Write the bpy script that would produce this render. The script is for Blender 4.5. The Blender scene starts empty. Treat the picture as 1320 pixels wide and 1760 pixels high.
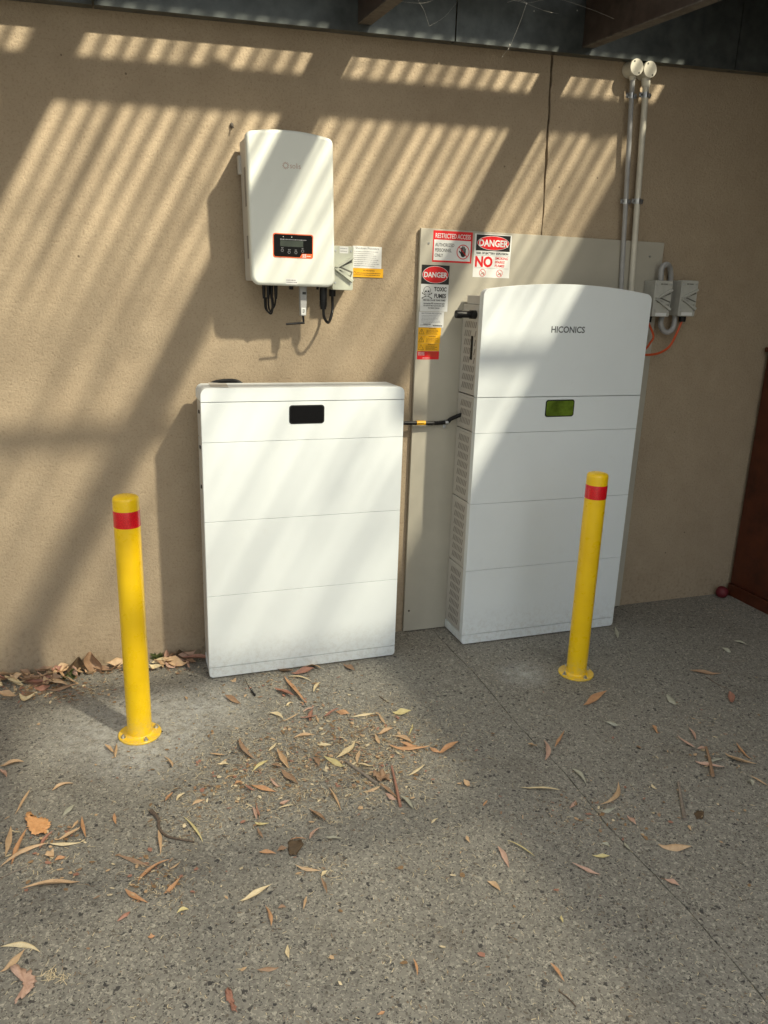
import bpy, bmesh, math, random
from mathutils import Vector, Matrix, Quaternion
R = math.radians
scene = bpy.context.scene
col = scene.collection
PI = math.pi

# ------------------------------------------------------------------ camera
F_PX, CAM_D, CAM_H = 1339.0, 3.225, 1.586
YAW, PITCH, ROLL = R(19.678), R(15.972), R(1.898)
FW = Vector((math.sin(YAW) * math.cos(PITCH), math.cos(YAW) * math.cos(PITCH), -math.sin(PITCH)))
RT = Vector((math.cos(YAW), -math.sin(YAW), 0))
UP = RT.cross(FW)
RT2 = RT * math.cos(ROLL) + UP * math.sin(ROLL)
UP2 = -RT * math.sin(ROLL) + UP * math.cos(ROLL)
CO = Vector((0, -CAM_D, CAM_H))
cam_d = bpy.data.cameras.new('camera')
cam = bpy.data.objects.new('camera', cam_d)
col.objects.link(cam)
cam_d.sensor_fit = 'HORIZONTAL'
cam_d.sensor_width = 36
cam_d.lens = F_PX / 1320 * 36
cam_d.clip_start = 0.05
cam_d.clip_end = 500
M = Matrix((RT2, UP2, -FW)).transposed().to_4x4()
M.translation = CO
cam.matrix_world = M
scene.camera = cam

def _ray(u, v):
    return FW + RT2 * ((u - 660) / F_PX) - UP2 * ((v - 880) / F_PX)
def WP(u, v, y=0.0):            # point of the plane y = const seen at photo pixel
    d = _ray(u, v)
    return CO + d * ((y - CO.y) / d.y)
def GP(u, v, z=0.0):            # point of the plane z = const seen at photo pixel
    d = _ray(u, v)
    return CO + d * ((z - CO.z) / d.z)

# ------------------------------------------------------------------ light
SUN = Vector((0.69, -1.0, 1.2)).normalized()
world = bpy.data.worlds.new('World')
scene.world = world
world.use_nodes = True
wn = world.node_tree
wn.nodes.clear()
sky = wn.nodes.new('ShaderNodeTexSky')
sky.sky_type = 'NISHITA'
sky.sun_disc = False
sky.sun_elevation = math.asin(SUN.z)
sky.sun_rotation = math.atan2(SUN.x, SUN.y)
bg = wn.nodes.new('ShaderNodeBackground')
bg.inputs['Strength'].default_value = 0.064
wo = wn.nodes.new('ShaderNodeOutputWorld')
wn.links.new(sky.outputs[0], bg.inputs[0])
wn.links.new(bg.outputs[0], wo.inputs[0])
sl = bpy.data.lights.new('sun', 'SUN')
sl.energy = 5.0
sl.angle = R(2.1)
sl.color = (1.0, 0.945, 0.80)
so = bpy.data.objects.new('sun', sl)
so.rotation_mode = 'QUATERNION'
so.rotation_quaternion = SUN.to_track_quat('Z', 'Y')
col.objects.link(so)
scene.view_settings.view_transform = 'Standard'
scene.view_settings.look = 'None'
scene.view_settings.gamma = 1
scene.view_settings.use_curve_mapping = False
scene.view_settings.exposure = 1.0
scene.render.engine = 'CYCLES'
try:
    scene.cycles.max_bounces = 8
    scene.cycles.transparent_max_bounces = 12
    scene.cycles.use_denoising = True
except Exception:
    pass

# ------------------------------------------------------------------ materials
def newmat(name):
    m = bpy.data.materials.new(name)
    m.use_nodes = True
    nt = m.node_tree
    b = nt.nodes['Principled BSDF']
    return m, nt, b
def N(nt, t, **kw):
    n = nt.nodes.new(t)
    for k, v in kw.items():
        if k.startswith('i_'):
            n.inputs[k[2:].replace('_', ' ')].default_value = v
        else:
            setattr(n, k, v)
    return n
def ramp(nt, src, stops):
    r = nt.nodes.new('ShaderNodeValToRGB')
    e = r.color_ramp.elements
    while len(e) < len(stops):
        e.new(0.5)
    for i, (p, c) in enumerate(stops):
        e[i].position = p
        e[i].color = (c[0], c[1], c[2], 1) if not isinstance(c, (int, float)) else (c, c, c, 1)
    nt.links.new(src, r.inputs[0])
    return r.outputs[0]
def mixc(nt, fac, a, b, mode='MIX'):
    m = nt.nodes.new('ShaderNodeMix')
    m.data_type = 'RGBA'
    m.blend_type = mode
    if hasattr(fac, 'links') or hasattr(fac, 'is_linked'):
        nt.links.new(fac, m.inputs[0])
    else:
        m.inputs[0].default_value = fac
    for s, i in ((a, 6), (b, 7)):
        if hasattr(s, 'is_linked'):
            nt.links.new(s, m.inputs[i])
        else:
            m.inputs[i].default_value = (s[0], s[1], s[2], 1)
    return m.outputs[2]
def math_n(nt, op, a, b=None):
    m = nt.nodes.new('ShaderNodeMath')
    m.operation = op
    for i, s in enumerate((a, b)):
        if s is None:
            continue
        if hasattr(s, 'is_linked'):
            nt.links.new(s, m.inputs[i])
        else:
            m.inputs[i].default_value = s
    return m.outputs[0]
def coords(nt):
    return nt.nodes.new('ShaderNodeTexCoord').outputs['Object']
def geo(nt):
    return nt.nodes.new('ShaderNodeNewGeometry').outputs['Position']
def noise(nt, vec, scale, detail=4, rough=0.6):
    n = N(nt, 'ShaderNodeTexNoise')
    n.inputs['Scale'].default_value = scale
    n.inputs['Detail'].default_value = detail
    n.inputs['Roughness'].default_value = rough
    nt.links.new(vec, n.inputs['Vector'])
    return n.outputs[0]
def voro(nt, vec, scale, feature='F1', out='Distance', rnd=1.0):
    n = N(nt, 'ShaderNodeTexVoronoi')
    n.feature = feature
    n.inputs['Scale'].default_value = scale
    n.inputs['Randomness'].default_value = rnd
    nt.links.new(vec, n.inputs['Vector'])
    return n.outputs[out]
def bump(nt, b, h, strength, dist):
    bn = nt.nodes.new('ShaderNodeBump')
    bn.inputs['Strength'].default_value = strength
    bn.inputs['Distance'].default_value = dist
    nt.links.new(h, bn.inputs['Height'])
    nt.links.new(bn.outputs[0], b.inputs['Normal'])
def simple(name, c, rough=0.5, metal=0.0, var=0.08, scale=30.0, bmp=0.0, bscale=200.0, spec=0.5, coat=0.0):
    m, nt, b = newmat(name)
    v = geo(nt)
    n = noise(nt, v, scale)
    lo = [max(0, x * (1 - var)) for x in c]
    hi = [min(1, x * (1 + var)) for x in c]
    nt.links.new(ramp(nt, n, [(0.3, lo), (0.7, hi)]), b.inputs['Base Color'])
    b.inputs['Roughness'].default_value = rough
    b.inputs['Metallic'].default_value = metal
    b.inputs['Specular IOR Level'].default_value = spec
    b.inputs['Coat Weight'].default_value = coat
    if bmp:
        bump(nt, b, noise(nt, v, bscale, 3), bmp, 0.001)
    return m

# wall render -------------------------------------------------------
def wall_material():
    m, nt, b = newmat('painted_render')
    v = geo(nt)
    big = noise(nt, v, 1.3, 5, 0.6)
    mid = noise(nt, v, 9, 4, 0.6)
    fine = noise(nt, v, 120, 4, 0.75)
    c = ramp(nt, big, [(0.3, (0.35, 0.275, 0.19)), (0.7, (0.44, 0.355, 0.25))])
    c = mixc(nt, 0.35, c, ramp(nt, mid, [(0.3, (0.34, 0.265, 0.185)), (0.7, (0.46, 0.37, 0.265))]))
    c = mixc(nt, ramp(nt, fine, [(0.34, 0.6), (0.48, 0.0)]), c, (0.24, 0.175, 0.115))
    # little pits
    vo = voro(nt, v, 7.0)
    pit = ramp(nt, vo, [(0.022, 0.8), (0.035, 0.0)])
    c = mixc(nt, pit, c, (0.12, 0.09, 0.06))
    # splashed dirt near the ground
    sep = nt.nodes.new('ShaderNodeSeparateXYZ')
    nt.links.new(v, sep.inputs[0])
    hgt = math_n(nt, 'MULTIPLY', math_n(nt, 'SUBTRACT', 0.34, sep.outputs[2]), 3.0)
    d = noise(nt, v, 60, 5, 0.75)
    dirt = math_n(nt, 'MULTIPLY', ramp(nt, d, [(0.52, 0.0), (0.64, 0.8)]), hgt)
    dirt.node.use_clamp = True
    c = mixc(nt, dirt, c, (0.2, 0.15, 0.1))
    nt.links.new(c, b.inputs['Base Color'])
    b.inputs['Roughness'].default_value = 0.85
    b.inputs['Specular IOR Level'].default_value = 0.25
    h = math_n(nt, 'ADD', fine, math_n(nt, 'MULTIPLY', noise(nt, v, 70, 3), 0.8))
    h = math_n(nt, 'ADD', h, math_n(nt, 'MULTIPLY', noise(nt, v, 7, 3, 0.5), 1.6))
    bump(nt, b, h, 1.0, 0.0034)
    return m

def ground_material():
    m, nt, b = newmat('exposed_aggregate_concrete')
    v0 = geo(nt)
    # warp
    wv = nt.nodes.new('ShaderNodeTexNoise')
    wv.inputs['Scale'].default_value = 85
    nt.links.new(v0, wv.inputs['Vector'])
    vm = nt.nodes.new('ShaderNodeVectorMath')
    vm.operation = 'SCALE'
    vm.inputs['Scale'].default_value = 0.022
    nt.links.new(wv.outputs[1], vm.inputs[0])
    va = nt.nodes.new('ShaderNodeVectorMath')
    va.operation = 'ADD'
    nt.links.new(v0, va.inputs[0])
    nt.links.new(vm.outputs[0], va.inputs[1])
    v = va.outputs[0]
    big = noise(nt, v0, 0.9, 5, 0.6)
    fine = noise(nt, v0, 420, 3, 0.8)
    c = ramp(nt, big, [(0.35, (0.228, 0.218, 0.192)), (0.65, (0.325, 0.312, 0.276))])
    c = mixc(nt, ramp(nt, fine, [(0.35, 0.5), (0.6, 0.0)]), c, (0.17, 0.155, 0.13))
    # grains of mixed tone
    gc = voro(nt, v, 150, out='Color')
    sq = nt.nodes.new('ShaderNodeSeparateColor')
    nt.links.new(gc, sq.inputs[0])
    c = mixc(nt, 0.5, c, ramp(nt, sq.outputs[1], [(0.0, (0.115, 0.106, 0.09)), (0.3, (0.23, 0.218, 0.187)), (0.85, (0.31, 0.295, 0.25)), (1.0, (0.60, 0.56, 0.46))]))
    # pale grit
    g = voro(nt, v, 170)
    gcol = voro(nt, v, 170, out='Color')
    sg = nt.nodes.new('ShaderNodeSeparateColor')
    nt.links.new(gcol, sg.inputs[0])
    gm = math_n(nt, 'MULTIPLY', ramp(nt, g, [(0.30, 1.0), (0.42, 0.0)]), ramp(nt, sg.outputs[0], [(0.7, 0.0), (0.75, 0.45)]))
    c = mixc(nt, gm, c, (0.62, 0.57, 0.47))
    hs = []
    # dark stones at three sizes, each cell in or out by its own random colour
    for sc, thr, r0, r1, dk in ((160, 0.58, 0.34, 0.44, 0.85), (78, 0.74, 0.28, 0.36, 0.88), (42, 0.87, 0.24, 0.28, 0.97)):
        di = voro(nt, v, sc)
        ci = voro(nt, v, sc, out='Color')
        sp = nt.nodes.new('ShaderNodeSeparateColor')
        nt.links.new(ci, sp.inputs[0])
        k = math_n(nt, 'MULTIPLY', ramp(nt, di, [(r0, 1.0), (r1, 0.0)]), ramp(nt, sp.outputs[1], [(thr, 0.0), (thr + 0.02, 1.0)]))
        tone = ramp(nt, sp.outputs[2], [(0.0, (0.03, 0.031, 0.035)), (0.6, (0.075, 0.07, 0.066)), (1.0, (0.15, 0.125, 0.10))])
        c = mixc(nt, math_n(nt, 'MULTIPLY', k, dk), c, tone)
        hs.append(k)
    # white dusty patches where the bollards were drilled
    for (cx, cy, rr) in ((-0.04, -0.52, 0.34), (0.06, -0.70, 0.24), (1.62, -0.55, 0.14), (0.25, -0.45, 0.26)):
        dn = nt.nodes.new('ShaderNodeVectorMath')
        dn.operation = 'DISTANCE'
        dn.inputs[1].default_value = (cx, cy, 0)
        nt.links.new(v0, dn.inputs[0])
        f = math_n(nt, 'SUBTRACT', 1.0, math_n(nt, 'DIVIDE', dn.outputs['Value'], rr))
        f.node.use_clamp = True
        f = math_n(nt, 'MULTIPLY', f, ramp(nt, noise(nt, v0, 26, 7, 0.85), [(0.38, 0.0), (0.66, 0.75)]))
        c = mixc(nt, f, c, (0.66, 0.67, 0.66))
    # stains
    st = noise(nt, v0, 3.0, 6, 0.7)
    c = mixc(nt, ramp(nt, st, [(0.55, 0.0), (0.75, 0.35)]), c, (0.10, 0.08, 0.06))
    nt.links.new(c, b.inputs['Base Color'])
    b.inputs['Roughness'].default_value = 0.8
    b.inputs['Specular IOR Level'].default_value = 0.3
    h = math_n(nt, 'ADD', math_n(nt, 'MULTIPLY', fine, 0.8), math_n(nt, 'ADD', math_n(nt, 'MULTIPLY', hs[1], 0.5), math_n(nt, 'MULTIPLY', noise(nt, v0, 120, 3), 1.0)))
    bump(nt, b, h, 0.8, 0.003)
    return m

def polycarb_material():
    m, nt, b = newmat('light_striped_clear_sheet')
    nt.nodes.remove(b)
    v = geo(nt)
    sep = nt.nodes.new('ShaderNodeSeparateXYZ')
    nt.links.new(v, sep.inputs[0])
    # light stripes put into the sheet's transmission, one per corrugation
    ph = math_n(nt, 'MULTIPLY', sep.outputs[0], 2 * PI / 0.076)
    s = math_n(nt, 'SINE', ph)
    s = math_n(nt, 'ADD', s, math_n(nt, 'MULTIPLY', math_n(nt, 'SUBTRACT', noise(nt, v, 8, 4, 0.7), 0.5), 1.6))
    clear = ramp(nt, math_n(nt, 'ADD', math_n(nt, 'MULTIPLY', s, 0.5), 0.5), [(0.24, 0.24), (0.76, 1.0)])
    stripe_fade = nt.nodes.new('ShaderNodeMapRange')  # evens the stripes out farther from the wall, to soften the light
    stripe_fade.inputs['From Min'].default_value = -0.6
    stripe_fade.inputs['From Max'].default_value = -2.0
    stripe_fade.inputs['To Max'].default_value = 0.65
    nt.links.new(sep.outputs[1], stripe_fade.inputs['Value'])
    clear = mixc(nt, stripe_fade.outputs[0], clear, (0.62, 0.62, 0.62))
    blot = ramp(nt, noise(nt, v, 3.0, 5, 0.6), [(0.33, 0.6), (0.6, 1.0)])
    # each light stripe gets its own strength in the transmission
    cx1 = nt.nodes.new('ShaderNodeCombineXYZ')
    nt.links.new(math_n(nt, 'MULTIPLY', sep.outputs[0], 1.0), cx1.inputs[0])
    nt.links.new(math_n(nt, 'MULTIPLY', sep.outputs[1], 0.06), cx1.inputs[1])
    per = ramp(nt, noise(nt, cx1.outputs[0], 11, 2, 0.5), [(0.34, 0.45), (0.5, 1.0)])
    clear = math_n(nt, 'MULTIPLY', math_n(nt, 'MULTIPLY', clear, blot), per)
    # less sun let through farther out, to dim the light on lower surfaces
    sun_dim = nt.nodes.new('ShaderNodeMapRange')
    sun_dim.inputs['From Min'].default_value = -0.9
    sun_dim.inputs['From Max'].default_value = -3.2
    sun_dim.inputs['To Min'].default_value = 1.0
    sun_dim.inputs['To Max'].default_value = 0.34
    nt.links.new(sep.outputs[1], sun_dim.inputs['Value'])
    clear = math_n(nt, 'MULTIPLY', clear, sun_dim.outputs[0])
    tr = nt.nodes.new('ShaderNodeBsdfTransparent')
    tr.inputs[0].default_value = (1.0, 0.97, 0.88, 1)
    tl = nt.nodes.new('ShaderNodeBsdfTranslucent')
    nt.links.new(mixc(nt, math_n(nt, 'MULTIPLY', math_n(nt, 'SUBTRACT', 1.0, sun_dim.outputs[0]), 2.2), (0.27, 0.25, 0.215), (1.0, 0.99, 0.95)), tl.inputs[0])  # more scatter farther out fills the shade below
    mx = nt.nodes.new('ShaderNodeMixShader')
    nt.links.new(clear, mx.inputs[0])
    nt.links.new(tl.outputs[0], mx.inputs[1])
    nt.links.new(tr.outputs[0], mx.inputs[2])
    nt.links.new(mx.outputs[0], nt.nodes['Material Output'].inputs[0])
    return m

def powder_white(name, c):
    m, nt, b = newmat(name)
    v = geo(nt)
    n = noise(nt, v, 2.2, 4, 0.55)
    c0 = ramp(nt, n, [(0.3, [x * 0.95 for x in c]), (0.7, c)])
    sp = nt.nodes.new('ShaderNodeSeparateXYZ')
    nt.links.new(v, sp.inputs[0])
    low = math_n(nt, 'MULTIPLY', math_n(nt, 'SUBTRACT', 0.20, sp.outputs[2]), 3.2)
    low.node.use_clamp = True
    dirt = math_n(nt, 'MULTIPLY', ramp(nt, noise(nt, v, 45, 6, 0.8), [(0.45, 0.0), (0.7, 0.7)]), low)
    smudge = ramp(nt, noise(nt, v, 12, 6, 0.75), [(0.58, 0.0), (0.8, 0.10)])
    c0 = mixc(nt, smudge, mixc(nt, dirt, c0, (0.36, 0.31, 0.24)), (0.45, 0.42, 0.36))
    nt.links.new(c0, b.inputs['Base Color'])
    nt.links.new(ramp(nt, noise(nt, v, 9, 5, 0.7), [(0.3, 0.36), (0.7, 0.5)]), b.inputs['Roughness'])
    b.inputs['Specular IOR Level'].default_value = 0.4
    bump(nt, b, noise(nt, v, 700, 2), 0.12, 0.0006)
    return m

MAT = {}
MAT['wall'] = wall_material()
MAT['ground'] = ground_material()
MAT['poly'] = polycarb_material()
MAT['roofmetal'] = simple('roof_steel_sheet', (0.05, 0.05, 0.048), 0.5, 0.3)
MAT['beam'] = simple('dark_galvanised_steel', (0.085, 0.095, 0.093), 0.34, 0.4, 0.3, 14)
MAT['rafter'] = simple('brown_primed_steel', (0.06, 0.043, 0.034), 0.5, 0.1, 0.3, 20)
MAT['rustlip'] = simple('dusty_brown_flange', (0.10, 0.085, 0.07), 0.7, 0.0, 0.35, 40)
MAT['white'] = powder_white('white_powder_coat', (0.79, 0.84, 0.86))
MAT['offwhite'] = powder_white('warm_white_plastic', (0.76, 0.79, 0.74))
MAT['side'] = powder_white('light_grey_side_panel', (0.56, 0.54, 0.50))
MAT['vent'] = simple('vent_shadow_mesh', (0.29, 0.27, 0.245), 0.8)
MAT['seam'] = simple('seam_gasket', (0.16, 0.165, 0.16), 0.8)
MAT['black'] = simple('black_plastic', (0.008, 0.008, 0.009), 0.4, spec=0.3)
MAT['glass'] = simple('black_display_glass', (0.003, 0.003, 0.004), 0.12, 0, 0.02, 5, spec=0.15)
MAT['greenreflect'] = simple('display_glass_green_reflection', (0.11, 0.17, 0.02), 0.12, 0, 0.5, 18, spec=0.3)  # green reflection on the screen put into the base colour
MAT['lcd'] = simple('lcd_window', (0.035, 0.045, 0.035), 0.2)
MAT['orange'] = simple('orange_trim', (0.80, 0.13, 0.03), 0.4)
MAT['board'] = simple('painted_cement_board', (0.42, 0.395, 0.33), 0.6, 0, 0.07, 4, 0.15, 60)
def yellow_paint():
    m, nt, b = newmat('yellow_powder_coat')
    v = geo(nt)
    c = ramp(nt, noise(nt, v, 6, 4), [(0.3, (0.90, 0.56, 0.004)), (0.7, (0.97, 0.63, 0.006))])
    sp = nt.nodes.new('ShaderNodeSeparateXYZ')
    nt.links.new(v, sp.inputs[0])
    low = math_n(nt, 'MULTIPLY', math_n(nt, 'SUBTRACT', 0.10, sp.outputs[2]), 8.0)
    low.node.use_clamp = True
    d = math_n(nt, 'MULTIPLY', ramp(nt, noise(nt, v, 60, 6, 0.8), [(0.42, 0.0), (0.62, 0.6)]), low)
    c = mixc(nt, d, c, (0.45, 0.40, 0.30))
    scuff = ramp(nt, noise(nt, v, 38, 8, 0.85), [(0.66, 0.0), (0.70, 0.55)])
    c = mixc(nt, scuff, c, (0.60, 0.40, 0.05))
    nt.links.new(c, b.inputs['Base Color'])
    nt.links.new(ramp(nt, noise(nt, v, 25, 5, 0.7), [(0.3, 0.22), (0.7, 0.42)]), b.inputs['Roughness'])
    b.inputs['Coat Weight'].default_value = 0.2
    bump(nt, b, noise(nt, v, 180, 3), 0.10, 0.001)
    return m
MAT['yellow'] = yellow_paint()
MAT['pvcgrey'] = simple('grey_conduit_plastic', (0.36, 0.36, 0.36), 0.35, 0, 0.1, 20)
MAT['pvccream'] = simple('cream_conduit_plastic', (0.62, 0.59, 0.50), 0.38, 0, 0.08, 20)
MAT['isogrey'] = simple('isolator_grey_plastic', (0.45, 0.45, 0.41), 0.42, 0, 0.07, 30)
MAT['isopale'] = simple('isolator_pale_plastic', (0.50, 0.52, 0.44), 0.42, 0, 0.07, 30)
MAT['isoshade'] = simple('isolator_shade_and_print', (0.13, 0.13, 0.11), 0.5)
MAT['zinc'] = simple('zinc_plated_steel', (0.62, 0.64, 0.66), 0.28, 1.0, 0.15, 60)
MAT['cableorange'] = simple('orange_cable_sheath', (0.62, 0.10, 0.03), 0.45)
MAT['brown'] = simple('dark_red_brown_timber', (0.075, 0.017, 0.006), 0.45, 0, 0.35, 12)
MAT['redball'] = simple('red_rubber', (0.12, 0.008, 0.014), 0.6)
MAT['swhite'] = simple('sticker_white', (0.74, 0.75, 0.74), 0.4, 0, 0.03, 20)
MAT['sred'] = simple('sticker_red', (0.66, 0.012, 0.016), 0.4, 0, 0.03, 20)
MAT['sblack'] = simple('sticker_black', (0.012, 0.012, 0.012), 0.4)
MAT['sgrey'] = simple('sticker_small_print', (0.25, 0.25, 0.27), 0.5)
MAT['syellow'] = simple('sticker_yellow', (0.86, 0.45, 0.01), 0.4, 0, 0.03, 20)
MAT['sbrown'] = simple('sticker_dark_print', (0.22, 0.10, 0.01), 0.5)
MAT['logo'] = simple('logo_brown_print', (0.42, 0.26, 0.20), 0.5)
MAT['logogrey'] = simple('logo_grey_print', (0.10, 0.11, 0.12), 0.4)
MAT['web'] = simple('cobweb_silk', (0.55, 0.53, 0.48), 0.7)
MAT['dark'] = simple('dark_gap', (0.02, 0.018, 0.015), 0.9)
MAT['brick'] = simple('shade_wall_brick', (0.08, 0.055, 0.045), 0.9, 0, 0.3, 12)

def reflective_red():
    m, nt, b = newmat('red_reflective_tape')
    v = geo(nt)
    h = voro(nt, v, 260)
    nt.links.new(ramp(nt, h, [(0.2, (0.90, 0.014, 0.025)), (0.5, (0.66, 0.006, 0.014))]), b.inputs['Base Color'])
    b.inputs['Roughness'].default_value = 0.22
    b.inputs['Coat Weight'].default_value = 0.5
    return m
MAT['tape'] = reflective_red()

def leafmat(name, c, c2):
    m, nt, b = newmat(name)
    v = geo(nt)
    n = noise(nt, v, 55, 6, 0.75)
    cc = ramp(nt, n, [(0.3, c2), (0.62, c)])
    cc = mixc(nt, ramp(nt, noise(nt, v, 500, 2), [(0.3, 0.5), (0.42, 0.0)]), cc, [x * 0.45 for x in c2])
    nt.links.new(cc, b.inputs['Base Color'])
    b.inputs['Roughness'].default_value = 0.6
    bump(nt, b, n, 0.5, 0.001)
    return m
LEAF = {
    'tan': (leafmat('leaf_tan', (0.60, 0.42, 0.25), (0.47, 0.30, 0.17)), 'tan'),
    'ora': (leafmat('leaf_orange_brown', (0.58, 0.33, 0.17), (0.43, 0.22, 0.11)), 'orange-brown'),
    'pin': (leafmat('leaf_pinkish', (0.56, 0.37, 0.28), (0.43, 0.26, 0.19)), 'pinkish tan'),
    'red': (leafmat('leaf_red_brown', (0.40, 0.20, 0.14), (0.28, 0.13, 0.09)), 'reddish brown'),
    'bro': (leafmat('leaf_brown', (0.36, 0.23, 0.14), (0.25, 0.15, 0.09)), 'dull brown'),
    'dar': (leafmat('leaf_dark_brown', (0.13, 0.085, 0.045), (0.07, 0.045, 0.026)), 'dark brown'),
    'cre': (leafmat('leaf_cream', (0.72, 0.60, 0.38), (0.60, 0.47, 0.27)), 'cream'),
    'yel': (leafmat('leaf_pale_yellow', (0.66, 0.57, 0.29), (0.54, 0.45, 0.20)), 'pale yellow'),
    'gry': (leafmat('leaf_grey_green', (0.44, 0.43, 0.34), (0.30, 0.29, 0.22)), 'grey-green'),
    'gre': (leafmat('leaf_green', (0.10, 0.12, 0.035), (0.05, 0.07, 0.02)), 'dull green'),
}
MAT['twig'] = simple('twig_bark', (0.13, 0.095, 0.07), 0.85, 0, 0.4, 120, 0.8, 300)
MAT['greystick'] = simple('grey_stick_bark', (0.24, 0.20, 0.165), 0.85, 0, 0.35, 120, 0.8, 300)
MAT['bark'] = leafmat('bark_orange', (0.74, 0.40, 0.18), (0.60, 0.28, 0.11))
MAT['straw'] = simple('dry_straw', (0.66, 0.55, 0.36), 0.7, 0, 0.3, 80)
MAT['strawdark'] = simple('brown_litter_crumbs', (0.26, 0.16, 0.08), 0.8, 0, 0.3, 80)

# ------------------------------------------------------------------ helpers
def link(o, parent=None):
    col.objects.link(o)
    if parent is not None:
        o.parent = parent
    return o
def tag(o, label, cat, group=None, kind=None):
    if label: o['label'] = label
    if cat: o['category'] = cat
    if group: o['group'] = group
    if kind: o['kind'] = kind
    return o
def thing(name, label, cat, loc=(0, 0, 0), group=None):
    o = bpy.data.objects.new(name, None)
    o.empty_display_size = 0.05
    o.location = loc
    link(o)
    return tag(o, label, cat, group)
def mesh_obj(name, bm, mats, parent=None, smooth=True, wn_mod=True, angle=35):
    """bm is in world coordinates; parents are unrotated empties, so subtract their location"""
    if parent is not None:
        off = Vector((0, 0, 0))
        p = parent
        while p is not None:
            off += p.location
            p = p.parent
        bmesh.ops.translate(bm, verts=bm.verts, vec=-off)
    me = bpy.data.meshes.new(name)
    bm.normal_update()
    bm.to_mesh(me)
    bm.free()
    if not isinstance(mats, (list, tuple)):
        mats = [mats]
    for m in mats:
        me.materials.append(m)
    o = bpy.data.objects.new(name, me)
    link(o, parent)
    if smooth:
        me.shade_smooth()
        me.set_sharp_from_angle(angle=R(angle))
        if wn_mod:
            w = o.modifiers.new('wn', 'WEIGHTED_NORMAL')
            w.keep_sharp = True
    return o
def box(bm, x0, x1, y0, y1, z0, z1, bev=0.0, seg=2, mi=0):
    r = bmesh.ops.create_cube(bm, size=1.0)
    vs = r['verts']
    for v in vs:
        v.co = Vector(((x0 + x1) / 2 + v.co.x * (x1 - x0), (y0 + y1) / 2 + v.co.y * (y1 - y0), (z0 + z1) / 2 + v.co.z * (z1 - z0)))
    faces = {f for v in vs for f in v.link_faces}
    for f in faces: f.material_index = mi
    if bev:
        es = list({e for v in vs for e in v.link_edges})
        bmesh.ops.bevel(bm, geom=es, offset=bev, segments=seg, affect='EDGES', profile=0.5)
    return bm
def bbox(x0, x1, y0, y1, z0, z1, bev=0.0, seg=2):
    bm = bmesh.new()
    return box(bm, x0, x1, y0, y1, z0, z1, bev, seg)
def prism(bm, pts, y0, y1, bev=0.0, seg=3, bevback=0.0):
    """outline pts in (x,z), counter-clockwise as seen from the front (-y); front at y0 (more negative)"""
    f = [bm.verts.new((p[0], y0, p[1])) for p in pts]
    k = [bm.verts.new((p[0], y1, p[1])) for p in pts]
    n = len(pts)
    ff = bm.faces.new(f)
    bm.faces.new(list(reversed(k)))
    for i in range(n):
        j = (i + 1) % n
        bm.faces.new((f[j], f[i], k[i], k[j]))
    bmesh.ops.recalc_face_normals(bm, faces=bm.faces[:])
    if bev:
        bmesh.ops.bevel(bm, geom=list(ff.edges), offset=bev, segments=seg, affect='EDGES', profile=0.5)
    return bm
def rounded(x0, x1, z0, z1, r, n=6):
    """rounded rectangle, r = (bottom-left, bottom-right, top-right, top-left)"""
    if not isinstance(r, (tuple, list)): r = (r,) * 4
    out = []
    for (cx, cz, rr, a0) in ((x0, z0, r[0], PI), (x1, z0, r[1], 1.5 * PI), (x1, z1, r[2], 0), (x0, z1, r[3], 0.5 * PI)):
        if rr <= 0:
            out.append((cx, cz)); continue
        ccx = cx + rr if cx == x0 else cx - rr
        ccz = cz + rr if cz == z0 else cz - rr
        for k in range(n + 1):
            a = a0 + 0.5 * PI * k / n
            out.append((ccx + rr * math.cos(a), ccz + rr * math.sin(a)))
    return out
def arched(x0, x1, z0, z1, rise, rb, rt, n=16):
    """rounded rectangle whose top edge arches up by rise in the middle"""
    pts = rounded(x0, x1, z0, z1, (rb, rb, rt, rt), 5)
    out = []
    half = len(pts) // 2
    cx, hw = (x0 + x1) / 2, (x1 - x0) / 2
    low = pts[:half]
    up = pts[half:]
    a, b_ = up[:len(up) // 2], up[len(up) // 2:]
    mid = [(a[-1][0] + (b_[0][0] - a[-1][0]) * k / n, z1) for k in range(1, n)]
    up2 = a + mid + b_
    res = []
    for (x, z) in up2:
        t = (x - cx) / hw
        res.append((x, z + rise * (1 - t * t) * max(0, min(1, (z - z0) / (z1 - z0)))))
    return low + res
def cyl(bm, p0, p1, r0, r1=None, n=20, cap=True, mi=0):
    p0, p1 = Vector(p0), Vector(p1)
    if r1 is None: r1 = r0
    d = (p1 - p0)
    q = d.to_track_quat('Z', 'Y')
    a = [bm.verts.new(p0 + q @ Vector((r0 * math.cos(2 * PI * i / n), r0 * math.sin(2 * PI * i / n), 0))) for i in range(n)]
    b = [bm.verts.new(p1 + q @ Vector((r1 * math.cos(2 * PI * i / n), r1 * math.sin(2 * PI * i / n), 0))) for i in range(n)]
    for i in range(n):
        j = (i + 1) % n
        f = bm.faces.new((a[i], a[j], b[j], b[i])); f.material_index = mi
    if cap:
        f = bm.faces.new(list(reversed(a))); f.material_index = mi
        f = bm.faces.new(b); f.material_index = mi
    return bm
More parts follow.
